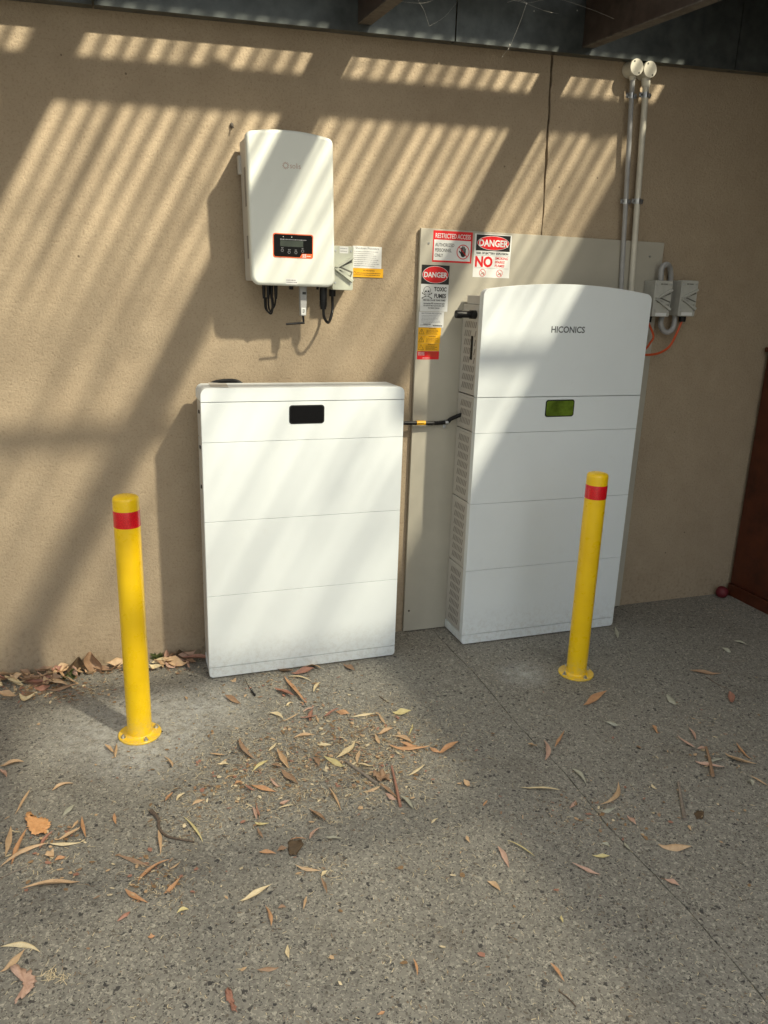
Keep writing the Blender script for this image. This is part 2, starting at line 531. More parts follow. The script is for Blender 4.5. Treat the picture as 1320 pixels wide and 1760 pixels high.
def lathe(bm, prof, c, n=48):
    rings = []
    for (r, z) in prof:
        if r < 1e-6:
            rings.append([bm.verts.new((c[0], c[1], c[2] + z))])
        else:
            rings.append([bm.verts.new((c[0] + r * math.cos(2 * PI * i / n), c[1] + r * math.sin(2 * PI * i / n), c[2] + z)) for i in range(n)])
    for a, b in zip(rings, rings[1:]):
        for i in range(n):
            j = (i + 1) % n
            if len(a) == 1: bm.faces.new((a[0], b[i], b[j]))
            elif len(b) == 1: bm.faces.new((a[i], a[j], b[0]))
            else: bm.faces.new((a[i], a[j], b[j], b[i]))
    bmesh.ops.recalc_face_normals(bm, faces=bm.faces[:])
    return bm
def catmull(pts, sub=8):
    pts = [Vector(p) for p in pts]
    P = [pts[0] * 2 - pts[1]] + pts + [pts[-1] * 2 - pts[-2]]
    out = []
    for i in range(1, len(P) - 2):
        p0, p1, p2, p3 = P[i - 1:i + 3]
        for k in range(sub):
            t = k / sub
            out.append(0.5 * ((2 * p1) + (p2 - p0) * t + (2 * p0 - 5 * p1 + 4 * p2 - p3) * t * t + (3 * p1 - p0 - 3 * p2 + p3) * t ** 3))
    out.append(pts[-1])
    return out
def tube(bm, pts, r, n=10, sub=8, ribs=0.0, mi=0, taper=None):
    path = catmull(pts, sub) if sub > 1 else [Vector(p) for p in pts]
    prev = None
    ref = Vector((0.13, 0.31, 0.94)).normalized()
    m = len(path)
    for i, p in enumerate(path):
        t = (path[min(i + 1, m - 1)] - path[max(i - 1, 0)]).normalized()
        u = t.cross(ref)
        if u.length < 1e-3: u = t.cross(Vector((1, 0, 0)))
        u.normalize()
        w = t.cross(u)
        rr = r
        if ribs: rr = r * (1 + (ribs if i % 2 else -ribs))
        if taper: rr = rr * (taper[0] + (taper[1] - taper[0]) * i / (m - 1))
        ring = [bm.verts.new(p + (u * math.cos(2 * PI * k / n) + w * math.sin(2 * PI * k / n)) * rr) for k in range(n)]
        if prev:
            for k in range(n):
                j = (k + 1) % n
                f = bm.faces.new((prev[k], prev[j], ring[j], ring[k])); f.material_index = mi
        else:
            bm.faces.new(list(reversed(ring)))
        prev = ring
    bm.faces.new(prev)
    return bm
# flat print ---------------------------------------------------------
def rect2(x0, x1, z0, z1): return [(x0, z0), (x1, z0), (x1, z1), (x0, z1)]
def ell2(cx, cz, rx, rz, n=36): return [(cx + rx * math.cos(2 * PI * i / n), cz + rz * math.sin(2 * PI * i / n)) for i in range(n)]
def bar2(a, b, w):
    dx, dz = b[0] - a[0], b[1] - a[1]
    l = math.hypot(dx, dz) or 1
    nx, nz = -dz / l * w / 2, dx / l * w / 2
    return [(a[0] - nx, a[1] - nz), (b[0] - nx, b[1] - nz), (b[0] + nx, b[1] + nz), (a[0] + nx, a[1] + nz)]
def ring2(cx, cz, rx, rz, w, n=36):
    out = []
    for i in range(n):
        a, b = 2 * PI * i / n, 2 * PI * (i + 1) / n
        out.append([(cx + rx * math.cos(a), cz + rz * math.sin(a)), (cx + rx * math.cos(b), cz + rz * math.sin(b)),
                    (cx + (rx - w) * math.cos(b), cz + (rz - w) * math.sin(b)), (cx + (rx - w) * math.cos(a), cz + (rz - w) * math.sin(a))])
    return out
def flat(name, polys, y, mat, parent):
    bm = bmesh.new()
    for p in polys:
        f = bm.faces.new([bm.verts.new((q[0], y, q[1])) for q in p])
        f.normal_update()
        if f.normal.y > 0: f.normal_flip()
    return mesh_obj(name, bm, mat, parent, smooth=False)
def greek(x0, x1, z0, z1, rows, seed, h=None):
    """rows of illegibly small print: short dashes"""
    rnd = random.Random(seed)
    out = []
    dz = (z1 - z0) / rows
    h = h or dz * 0.42
    for r in range(rows):
        z = z1 - (r + 0.5) * dz
        x = x0
        xe = x1 - (x1 - x0) * rnd.uniform(0, 0.25)
        while x < xe:
            w = rnd.uniform(0.0012, 0.006)
            out.append(rect2(x, min(x + w, xe), z - h / 2, z + h / 2))
            x += w + 0.0012
    return out
def text(name, lines, x, z, size, y, mat, parent, align='LEFT', bold=0.0, sx=1.0, gap=1.0, shear=0.0):
    """lines set from the top line's baseline z downwards"""
    bm = bmesh.new()
    for i, s in enumerate(lines):
        cu = bpy.data.curves.new('lettering_curve', 'FONT')
        cu.body = s
        cu.size = size
        cu.align_x = align
        cu.offset = bold * size
        cu.shear = shear
        cu.resolution_u = 3
        o = bpy.data.objects.new('lettering_curve', cu)
        me = o.to_mesh()
        tmp = bmesh.new()
        tmp.from_mesh(me)
        o.to_mesh_clear()
        for v in tmp.verts:
            v.co = Vector((x + v.co.x * sx, y, z - i * size * gap + v.co.y))
        m2 = bpy.data.meshes.new('lettering_tmp')
        tmp.to_mesh(m2)
        tmp.free()
        bm.from_mesh(m2)
        bpy.data.meshes.remove(m2)
        bpy.data.objects.remove(o)
        bpy.data.curves.remove(cu)
    for f in bm.faces:
        f.normal_update()
        if f.normal.y > 0: f.normal_flip()
    return mesh_obj(name, bm, mat, parent, smooth=False)

# ------------------------------------------------------------------ ground
def build_ground():
    bm = bmesh.new()
    rnd = random.Random(3)
    jx = 1.40
    ys = [40.0, 0.3] + [0.3 - 0.04 * i for i in range(1, 80)] + [-3.2, -40.0]
    rows = []
    for i, y in enumerate(ys):
        w = 0.006 * math.sin(y * 9) + rnd.uniform(-0.0025, 0.0025) + (0.02 * max(0, (-y - 0.2)) - 0.018) * -1
        g = 0.0019 * rnd.uniform(0.6, 1.5)
        xs = [(-40, 0), (jx + w - g, 0), (jx + w - g * 0.6, -0.012), (jx + w + g * 0.6, -0.012), (jx + w + g, 0), (40, 0)]
        rows.append([bm.verts.new((x, y, z)) for x, z in xs])
    for a, b in zip(rows, rows[1:]):
        for k in range(5):
            f = bm.faces.new((a[k], b[k], b[k + 1], a[k + 1]))
            f.material_index = 1 if k == 2 else 0
    o = mesh_obj('ground', bm, [MAT['ground'], MAT['dark']], smooth=False)
    tag(o, None, None, kind='structure')
build_ground()

# ------------------------------------------------------------------ house wall with its cracked control joint
def build_wall():
    rnd = random.Random(5)
    root = thing('rendered_wall', 'beige rendered house wall with sun stripes behind the white battery units', 'wall', (0, 0, 0))
    def cx(z): return 1.905 - (z - 0) * 0.029
    zs = [0.0 - 0.1] + [i * 0.035 for i in range(0, 86)]
    edge = []
    j = 0
    for z in zs:
        j = rnd.uniform(-0.0022, 0.0022)
        edge.append((cx(z) + j, z, 0.0022 + abs(rnd.gauss(0, 0.0015)) + (0.0018 if z > 2.0 else 0)))
    for side in (-1, 1):
        bm = bmesh.new()
        prev = None
        for (x, z, g) in edge:
            xe = x + side * g
            far = -9.0 if side < 0 else 4.4
            a = [bm.verts.new((far, 0, z)), bm.verts.new((xe, 0, z)), bm.verts.new((xe, 0.03, z))]
            if prev:
                for k in range(2):
                    f = bm.faces.new((prev[k], prev[k + 1], a[k + 1], a[k])) if side < 0 else bm.faces.new((prev[k + 1], prev[k], a[k], a[k + 1]))
            prev = a
        mesh_obj('render_panel', bm, MAT['wall'], root, smooth=False)
    bm = bbox(-9.0, 4.4, 0.03, 0.2, -0.1, 2.97)
    mesh_obj('wall_core', bm, MAT['dark'], root, smooth=False)
    # grub lumps and a screw on the render
    b = bmesh.new()
    c = WP(398, 216)
    bmesh.ops.create_icosphere(b, subdivisions=2, radius=0.009, matrix=Matrix.Translation((c.x, -0.004, c.z)) @ Matrix.Diagonal((0.8, 0.8, 1.2, 1)))
    cyl(b, (c.x, -0.004, c.z), (c.x + 0.004, -0.022, c.z - 0.01), 0.0025, n=8)
    mesh_obj('wall_plug', b, MAT['rustlip'], root)
build_wall()

# added wall out of frame on the right, there to darken that corner
sw = bbox(3.9, 4.1, -7.5, 0.2, 0, 2.95)
o = mesh_obj('shade_wall', sw, MAT['brick'], smooth=False)
tag(o, 'added unseen wall that darkens the right end of the carport', 'wall')

# ------------------------------------------------------------------ roof frame
SLX = 0.036
def zx(x, y=0.0): return SLX * (x - 1.0) + 0.05 * y      # the roof falls away from the house
def slbox(bm, x0, x1, y0, y1, z0, z1, bev=0.0):
    b2 = bbox(x0, x1, y0, y1, z0, z1, bev)
    for v in b2.verts: v.co.z += zx(v.co.x, v.co.y)
    me = bpy.data.meshes.new('t'); b2.to_mesh(me); b2.free(); bm.from_mesh(me); bpy.data.meshes.remove(me)
    return bm
frame = thing('carport_frame', 'dark steel carport frame of beam, rafters and purlins under the roof', 'carport frame', (0, 0, 2.5))
# wall beam is a C section: web facing out, flanges back to the wall; spliced
bm = bmesh.new()
for (a, b_) in ((-5.0, 0.026), (0.032, 1.360), (1.366, 2.72)):
    slbox(bm, a, b_, -0.060, -0.055, 2.515, 2.80)
    slbox(bm, a, b_, -0.055, -0.004, 2.515, 2.520)
    slbox(bm, a, b_, -0.055, -0.004, 2.795, 2.80)
mesh_obj('wall_beam', bm, MAT['beam'], frame, smooth=False)
bm = slbox(bmesh.new(), 2.726, 3.88, -0.060, -0.004, 2.515, 2.80)
mesh_obj('wall_beam', bm, MAT['beam'], frame, smooth=False)
for xr in (-2.86, -1.90, -0.94, 0.02, 0.985, 1.955, 2.93):
    ye = -1.45 if xr > 1.5 else -5.6          # the two at the right are cut short to keep shadow off the stacks
    bm = bmesh.new()
    slbox(bm, xr - 0.022, xr - 0.018, ye, -0.062, 2.545, 2.722)     # web
    slbox(bm, xr - 0.018, xr + 0.028, ye, -0.062, 2.718, 2.722)
    o = mesh_obj('rafter', bm, MAT['rafter'], frame, smooth=False)
    bm = bmesh.new()
    slbox(bm, xr - 0.022, xr + 0.030, ye, -0.062, 2.540, 2.545)
    slbox(bm, xr + 0.026, xr + 0.030, ye, -0.062, 2.545, 2.560)
    mesh_obj('flange', bm, MAT['rustlip'], o, smooth=False)
    # cleat at the wall beam
    bm = bmesh.new()
    slbox(bm, xr - 0.017, xr - 0.012, -0.14, -0.062, 2.56, 2.70)
    for zz in (2.60, 2.66):
        p = Vector((xr - 0.012, -0.10, zz + zx(xr)))
        cyl(bm, p, p + Vector((0.008, 0, 0)), 0.009, n=6)
    mesh_obj('cleat', bm, MAT['beam'], o, smooth=False)
for yp in (0.363, 1.41, 2.45, 3.50, 4.55, 5.5):
    bm = slbox(bmesh.new(), -5.0, 3.88, -yp - (0.05 if yp < 1 else 0.04), -yp, 2.724 if yp < 1 else 2.752, 2.816)
    mesh_obj('purlin', bm, MAT['beam'], frame, smooth=False)

bm = slbox(bmesh.new(), -5.0, 4.5, -0.297, 0.12, 2.8190, 2.8205)
o = mesh_obj('roof_flashing', bm, MAT['roofmetal'], smooth=False)
tag(o, 'dark metal flashing under the roof edge above the wall beam', 'flashing')
def corrugated(name, x0, x1, y0, y1, zb, mat, label):
    bm = bmesh.new()
    n = int((x1 - x0) / 0.076 * 10)
    prev = None
    for i in range(n + 1):
        x = x0 + (x1 - x0) * i / n
        z = zb + 0.0085 * math.sin(2 * PI * x / 0.076)
        a = (bm.verts.new((x, y0, z + zx(x, y0))), bm.verts.new((x, y1, z + zx(x, y1))))
        if prev: bm.faces.new((prev[0], a[0], a[1], prev[1]))
        prev = a
    o = mesh_obj(name, bm, mat, smooth=True, wn_mod=False, angle=80)
    return tag(o, label, 'roof sheet')
corrugated('corrugated_roof_sheet', -5.0, 2.68, 0.12, -5.7, 2.832, MAT['poly'], 'clear corrugated roof sheeting letting striped sun through onto the wall')
corrugated('corrugated_roof_sheet', 2.63, 4.7, 0.12, -7.5, 2.852, MAT['roofmetal'], 'opaque corrugated roof sheet over the dark right-hand corner')

# ------------------------------------------------------------------ cement board on the wall
bd = thing('backing_board', 'pale cement board fixed to the wall behind the taller battery unit', 'board', (1.88, 0, 0))
bmx = bbox(1.266, 2.494, -0.020, -0.004, 0.006, 1.835, 0.0015, 1)
for v in bmx.verts:   # the sheet was cut a little out of square
    v.co.x += (v.co.z - 0.9) * (0.002 if v.co.x < 1.8 else 0.0)
mesh_obj('panel', bmx, MAT['board'], bd)
for (u, v) in ((737, 418), (703, 1050), (1117, 441)):
    p = WP(u, v, -0.021)
    bm = bmesh.new(); cyl(bm, (p.x, -0.0195, p.z), (p.x, -0.023, p.z), 0.0055, 0.0035, n=12)
    mesh_obj('screw', bm, MAT['zinc'] if v != 1050 else MAT['rafter'], bd)

# ------------------------------------------------------------------ battery stacks
def vents(bm, x, y0, y1, z0, z1, cols, skip=None):
    rows = max(1, int(round((z1 - z0) / 0.038)))
    dz = (z1 - z0) / rows
    dy = (y1 - y0) / cols
    for r in range(rows):
        for c in range(cols):
            ya = y0 + dy * (c + 0.5)
            za = z0 + dz * (r + 0.5)
            if skip and skip(ya, za): continue
            w, h, lean = dy * 0.27, dz * 0.36, dy * 0.55
            q = [(x, ya - w + lean * 0.5, za - h), (x, ya + w + lean * 0.5, za - h), (x, ya + w - lean * 0.5, za + h), (x, ya - w - lean * 0.5, za + h)]
            f = bm.faces.new([bm.verts.new(p) for p in q])
            f.normal_update()
            if f.normal.x > 0: f.normal_flip()
    return bm
def module(root, name, x0, x1, yf, yb, z0, z1, vent=True):
    """front cover with a slimmer body behind it, 1.6 mm seam left round it"""
    g = 0.0006
    bm = bmesh.new()
    prism(bm, rounded(x0, x1, z0 + g, z1 - g, 0.001, 1), yf, yf + 0.030, 0.0018, 2)
    o = mesh_obj(name, bm, MAT['white'], root)
    bm = bbox(x0 + 0.004, x1 - 0.004, yf + 0.030, yb, z0 + 0.002, z1 - 0.002, 0.002, 1)
    b = mesh_obj('body', bm, MAT['side'], o)
    if vent:
        bm = bmesh.new()
        box(bm, x0 + 0.0015, x0 + 0.0042, yf + 0.048, yb - 0.032, z0 + 0.012, z1 - 0.012, 0.001, 1)
        mesh_obj('side_panel', bm, MAT['side'], o)
        bm = vents(bmesh.new(), x0 + 0.0009, yf + 0.056, yb - 0.040, z0 + 0.02, z1 - 0.02, 7)
        mesh_obj('vent_grille', bm, MAT['vent'], o, smooth=False)
    return o
ZS = [0.052, 0.368, 0.682, 0.999, 1.153]

def display(parent, cx, z0, z1, yf, glass, w=0.142):
    x0, x1 = cx - w / 2, cx + w / 2
    bm = bmesh.new()
    prism(bm, rounded(x0, x1, z0, z1, 0.012), yf - 0.0018, yf - 0.0002, 0.0008, 2)
    s = mesh_obj('screen_bezel', bm, MAT['black'], parent)
    flat('screen', [rounded(x0 + 0.005, x1 - 0.005, z0 + 0.005, z1 - 0.005, 0.009)], yf - 0.0022, glass, s)
    return s
def base(root, x0, x1, yf, yb):
    bm = bmesh.new()
    prism(bm, rounded(x0, x1, 0.006, 0.051, (0.016, 0.016, 0.001, 0.001), 5), yf, yf + 0.03, 0.0018, 2)
    box(bm, x0 + 0.003, x1 - 0.003, yf + 0.03, yb, 0.010, 0.050, 0.002, 1)
    o = mesh_obj('base', bm, MAT['white'], root)
    bm = bbox(x0 + 0.02, x1 - 0.02, yf + 0.012, yb - 0.01, 0.0, 0.0095)
    mesh_obj('foot', bm, MAT['dark'], o, smooth=False)

# left stack
LX0, LX1, LYF, LYB = 0.322, 1.140, -0.240, -0.075
lb = thing('battery_cabinet', 'shorter white battery stack with flat top, left of the pale board', 'battery unit', ((LX0 + LX1) / 2, -0.16, 0))
base(lb, LX0, LX1, LYF, LYB)
for i in range(3):
    module(lb, 'battery_module', LX0, LX1, LYF, LYB, ZS[i], ZS[i + 1], False)
dm = module(lb, 'display_module', LX0, LX1, LYF, LYB, ZS[3], ZS[4], False)
display(dm, 0.731, 1.064, 1.138, LYF, MAT['glass'])
bm = bmesh.new()
prism(bm, rounded(LX0, LX1, 1.1537, 1.206, (0.001, 0.001, 0.026, 0.026), 7), LYF, LYB, 0.0018, 2)
o = mesh_obj('top_cap', bm, MAT['white'], lb)
q = [GP(358, 657.5, 1.207), GP(389, 659, 1.207), GP(393, 666, 1.207), GP(362, 665, 1.207)]
bm = bmesh.new(); bm.faces.new([bm.verts.new((p.x, p.y, 1.2075)) for p in reversed(q)])
f = bm.faces[:][0]; f.normal_update()
if f.normal.z < 0: f.normal_flip()
mesh_obj('rating_label', bm, MAT['side'], o, smooth=False)
# little latch marks on the left side
for z in (1.10, 0.96, 0.80):
    mesh_obj('side_latch', bbox(LX0 + 0.0005, LX0 + 0.0042, -0.16, -0.14, z, z + 0.012), MAT['dark'], lb, smooth=False)
# wall bracket holding the stack off the wall
bm = bbox(0.5, 0.95, LYB, -0.001, 1.08, 1.12)
mesh_obj('wall_bracket', bm, MAT['zinc'], lb, smooth=False)

bm = bmesh.new()
tube(bm, [(0.36, -0.055, 1.18), (0.40, -0.045, 1.204), (0.46, -0.04, 1.211), (0.50, -0.045, 1.203), (0.53, -0.05, 1.17)], 0.009, 8, 6)
o = mesh_obj('black_cable', bm, MAT['black'])
tag(o, 'black cable loop peeping up behind the shorter battery stack', 'cable')

# right stack
RX0, RX1, RYF, RYB = 1.476, 2.304, -0.226, -0.022
rb = thing('battery_cabinet', 'taller white battery and inverter stack with arched top, standing before the pale board', 'battery unit', ((RX0 + RX1) / 2, -0.12, 0))
base(rb, RX0, RX1, RYF, RYB)
for i in range(3):
    module(rb, 'battery_module', RX0, RX1, RYF, RYB, ZS[i], ZS[i + 1])
dm = module(rb, 'display_module', RX0, RX1, RYF, RYB, ZS[3], ZS[4])
display(dm, 1.884, 1.064, 1.140, RYF, MAT['greenreflect'], 0.146)
bm = bmesh.new()
prism(bm, arched(RX0, RX1, ZS[4] + 0.0005, 1.597, 0.033, 0.001, 0.024), RYF, RYF + 0.034, 0.0022, 2)
im = mesh_obj('inverter_cover', bm, MAT['white'], rb)
bm = bmesh.new()
box(bm, RX0 + 0.005, RX1 - 0.005, RYF + 0.034, RYB, ZS[4] + 0.003, 1.535, 0.002, 1)
box(bm, RX0 + 0.012, RX1 - 0.012, RYF + 0.034, RYB - 0.02, 1.536, 1.572, 0.002, 1)
mesh_obj('body', bm, MAT['side'], im)
bm = vents(bmesh.new(), RX0 + 0.0042, RYF + 0.056, RYB - 0.030, ZS[4] + 0.02, 1.47, 7, lambda y, z: -0.15 < y < -0.112 and 1.30 < z < 1.42)
mesh_obj('vent_grille', bm, MAT['vent'], im, smooth=False)
bm = bbox(RX0 + 0.002, RX0 + 0.0048, -0.142, -0.124, 1.305, 1.405, 0.001, 1)
mesh_obj('switch_recess', bm, MAT['dark'], im)
bm = bmesh.new()
zc = 1.494
cyl(bm, (RX0 + 0.004, -0.15, zc), (RX0 - 0.022, -0.15, zc), 0.018, 0.018, 18)
cyl(bm, (RX0 - 0.022, -0.15, zc), (RX0 - 0.062, -0.15, zc), 0.0145, 0.0145, 18)
cyl(bm, (RX0 - 0.062, -0.15, zc), (RX0 - 0.086, -0.15, zc), 0.0175, 0.0165, 18)
mesh_obj('antenna_gland', bm, MAT['black'], im)
text('lettering', ['HICONICS'], 1.889, 1.4295, 0.037, RYF - 0.0004, MAT['logogrey'], im, 'CENTER', 0.022, 0.97)

# cable joining the two stacks
cb = thing('battery_link_cable', 'black ribbed cable with yellow tag running between the two battery stacks', 'cable', (1.28, -0.04, 1.02))
bm = bmesh.new()
p1, p2, p3 = WP(690, 727, -0.05), WP(745, 727.5, -0.045), WP(768, 725, -0.04)
tube(bm, [(1.10, -0.06, p1.z), p1, p2, p3, (1.44, -0.05, 1.036), (1.485, -0.07, 1.06)], 0.0088, 10, 16, ribs=0.07)
mesh_obj('sheath', bm, MAT['black'], cb)
a, b_ = WP(716, 727, -0.05), WP(731, 727, -0.05)
bm = bmesh.new(); cyl(bm, (a.x, -0.048, a.z), (b_.x, -0.0475, b_.z), 0.0102, n=14)
tg = mesh_obj('cable_tag', bm, MAT['syellow'], cb)
flat('lettering', greek(a.x + 0.004, b_.x - 0.004, a.z - 0.003, a.z + 0.003, 1, 5), -0.0588, MAT['sblack'], tg)
c = WP(767, 727, -0.04)
bm = bmesh.new()
cyl(bm, (c.x - 0.007, -0.040, c.z + 0.001), (c.x + 0.007, -0.040, c.z + 0.003), 0.0112, n=14)
box(bm, c.x - 0.007, c.x + 0.007, -0.024, -0.0215, c.z - 0.028, c.z + 0.012)
cyl(bm, (c.x, -0.024, c.z - 0.020), (c.x, -0.030, c.z - 0.020), 0.005, n=8)
mesh_obj('saddle_clip', bm, MAT['zinc'], cb)

# ------------------------------------------------------------------ wall inverter
IX0, IX1, IYF = 0.524, 0.848, -0.185
iv = thing('wall_inverter', 'white wall-mounted inverter with black and orange control panel, above the shorter battery stack', 'inverter', (0.68, -0.1, 1.59))
def leanx(bm, k=0.030, z0=1.86):          # it hangs a touch out of plumb
    for v in bm.verts: v.co.x -= (v.co.z - z0) * k
    return bm
bm = bmesh.new()
ap = arched(IX0, IX1, 1.588, 2.112, 0.017, 0.030, 0.018)
hw = (IX1 - IX0) / 2; cxm = (IX0 + IX1) / 2
ap = [(x, z - (0.008 * (1 - ((x - cxm) / hw) ** 2) if z < 1.60 else 0)) for x, z in ap]
prism(bm, ap, IYF, IYF + 0.034, 0.013, 5)
leanx(bm)
cov = mesh_obj('front_cover', bm, MAT['offwhite'], iv)
bm = bbox(IX0 + 0.0025, IX1 - 0.0025, IYF + 0.034, -0.022, 1.600, 2.098, 0.005, 2)
leanx(bm)
bd2 = mesh_obj('heatsink_body', bm, MAT['side'], iv)
for (z0, z1) in ((1.865, 2.00), (1.68, 1.762)):
    mesh_obj('side_slot', leanx(bbox(IX0 + 0.0015, IX0 + 0.006, IYF + 0.055, IYF + 0.085, z0, z1)), MAT['vent'], bd2, smooth=False)
bm = leanx(bbox(IX0 - 0.008, IX0 + 0.006, -0.040, -0.012, 1.985, 2.05, 0.002, 1))
box(bm, IX0 + 0.03, IX1 - 0.03, -0.026, -0.001, 2.01, 2.045)
mesh_obj('mounting_bracket', bm, MAT['side'], iv, smooth=False)
yl = IYF - 0.0003
# control panel
pc0, pc1 = WP(469, 400, IYF), WP(538, 445, IYF)
x0, x1, z0, z1 = pc0.x, pc1.x, pc1.z, pc0.z
bm = bmesh.new(); prism(bm, rounded(x0, x1, z0, z1, 0.008), IYF - 0.0015, IYF + 0.002, 0.0005, 1)
cp = mesh_obj('control_panel', bm, MAT['orange'], cov)
flat('panel_face', [[(x0 + 0.003, z0 + 0.011), (x0 + 0.006, z0 + 0.0035), (x1 - 0.052, z0 + 0.0035), (x1 - 0.043, z0 + 0.017), (x1 - 0.0035, z0 + 0.017), (x1 - 0.0035, z1 - 0.008), (x1 - 0.008, z1 - 0.0035), (x0 + 0.008, z1 - 0.0035), (x0 + 0.003, z1 - 0.008)]], IYF - 0.0018, MAT['glass'], cp)
cxp = (x0 + x1) / 2 - 0.004
flat('lcd_window', [rect2(cxp - 0.046, cxp + 0.042, z0 + 0.040, z0 + 0.062)], IYF - 0.0021, MAT['lcd'], cp)
pr = greek(cxp - 0.046, cxp + 0.060, z1 - 0.024, z1 - 0.018, 1, 8, 0.003)
for k in range(4):
    bx = cxp - 0.038 + k * 0.026
    bz = z0 + (0.026 if k in (0, 3) else 0.020)
    pr += ring2(bx, bz, 0.0052, 0.0052, 0.0012, 20) + greek(bx - 0.004, bx + 0.006, bz + 0.0075, bz + 0.0105, 1, 20 + k, 0.0022)
for lx, lr in ((-0.034, 0.0014), (-0.002, 0.0018)):
    flat('indicator_light', [ell2(cxp + lx, z1 - 0.012, lr, lr, 10)], IYF - 0.0021, MAT['swhite'], cp)
flat('button_print', pr, IYF - 0.0021, MAT['sgrey'], cp)
text('lettering', ['S5'], x1 - 0.042, z0 + 0.0035, 0.0165, IYF - 0.0021, MAT['swhite'], cp, 'LEFT', 0.03)
flat('small_print', greek(x1 - 0.024, x1 - 0.006, z0 + 0.004, z0 + 0.013, 1, 33, 0.003), IYF - 0.0021, MAT['swhite'], cp)
# maker's mark: toothed ring and thin lower-case word
lc = WP(491, 284.5, IYF)
pl = ring2(lc.x, lc.z, 0.0085, 0.0085, 0.0014, 28)
for k in range(12):
    a = 2 * PI * k / 12
    pl.append(bar2((lc.x + 0.0088 * math.cos(a), lc.z + 0.0088 * math.sin(a)), (lc.x + 0.0125 * math.cos(a), lc.z + 0.0125 * math.sin(a)), 0.0022))
flat('emblem', pl, yl, MAT['logo'], cov)
text('lettering', ['solis'], lc.x + 0.015, lc.z - 0.008, 0.027, yl, MAT['logo'], cov, 'LEFT', -0.008, 0.88)
a, b_ = WP(491, 478, IYF), WP(511.5, 489, IYF)
flat('serial_label', [rect2(a.x, b_.x, b_.z, a.z)], yl, MAT['swhite'], cov)
flat('lettering', greek(a.x + 0.003, b_.x - 0.002, b_.z + 0.003, a.z - 0.003, 2, 9), yl - 0.0003, MAT['sgrey'], cov)
# connectors beneath
bm = bmesh.new()
for k in range(4):
    x = 0.592 + k * 0.015
    cyl(bm, (x, -0.10 - 0.01 * (k % 2), 1.604), (x, -0.10 - 0.01 * (k % 2), 1.556), 0.0085, 0.0065, 12)
    cyl(bm, (x, -0.10 - 0.01 * (k % 2), 1.556), (x, -0.10 - 0.01 * (k % 2), 1.535), 0.0068, 0.005, 12)
tube(bm, [(0.594, -0.10, 1.54), (0.597, -0.10, 1.50), (0.612, -0.10, 1.484), (0.622, -0.11, 1.50), (0.622, -0.10, 1.54)], 0.0036, 8)
tube(bm, [(0.607, -0.11, 1.54), (0.610, -0.10, 1.505), (0.618, -0.10, 1.490), (0.634, -0.10, 1.51), (0.636, -0.11, 1.54)], 0.0036, 8)
tube(bm, [(0.602, -0.09, 1.54), (0.606, -0.08, 1.495), (0.622, -0.09, 1.478), (0.630, -0.09, 1.51), (0.628, -0.09, 1.54)], 0.0036, 8)
mesh_obj('solar_connector', bm, MAT['black'], iv)
bm = bmesh.new()
cyl(bm, (0.698, -0.11, 1.604), (0.698, -0.11, 1.572), 0.0095, 0.008, 12)
mesh_obj('blanking_plug', bm, MAT['black'], iv)
bm = bmesh.new()
cyl(bm, (0.835 - 0.03, -0.12, 1.604), (0.80, -0.12, 1.575), 0.006, 0.005, 10)
mesh_obj('blanking_plug', bm, MAT['black'], iv)
g0 = WP(556, 492, -0.12)
bm = bmesh.new()
cyl(bm, (g0.x, -0.12, 1.604), (g0.x, -0.12, 1.535), 0.0155, 0.0155, 18)
for k in range(5): cyl(bm, (g0.x, -0.12, 1.53 - k * 0.004), (g0.x, -0.12, 1.528 - k * 0.004), 0.0165, n=18)
cyl(bm, (g0.x, -0.12, 1.535), (g0.x, -0.12, 1.500), 0.0145, 0.012, 18)
mesh_obj('power_gland', bm, MAT['black'], iv)
# data dongle with its bent aerial
dx = WP(520.5, 510, -0.12).x
dg = bmesh.new()
prism(dg, [(dx - 0.015, 1.598), (dx - 0.013, 1.520), (dx - 0.011, 1.474), (dx + 0.011, 1.474), (dx + 0.013, 1.53), (dx + 0.013, 1.598)][::1], -0.134, -0.112, 0.003, 2)
dgo = mesh_obj('data_dongle', dg, MAT['pvcgrey'], iv)
flat('dongle_window', [rect2(dx - 0.005, dx + 0.009, 1.555, 1.565)], -0.1345, MAT['sblack'], dgo)
flat('dongle_label', [rect2(dx - 0.009, dx + 0.009, 1.478, 1.505)], -0.1345, MAT['swhite'], dgo)
flat('lettering', greek(dx - 0.004, dx + 0.005, 1.485, 1.50, 3, 4, 0.003), -0.1348, MAT['sblack'], dgo)
bm = bmesh.new()
cyl(bm, (dx + 0.001, -0.123, 1.474), (dx + 0.003, -0.123, 1.446), 0.0045, 0.004, 10)
cyl(bm, (dx + 0.006, -0.123, 1.447), (dx - 0.068, -0.123, 1.4405), 0.0048, 0.0042, 10)
mesh_obj('aerial', bm, MAT['black'], dgo)

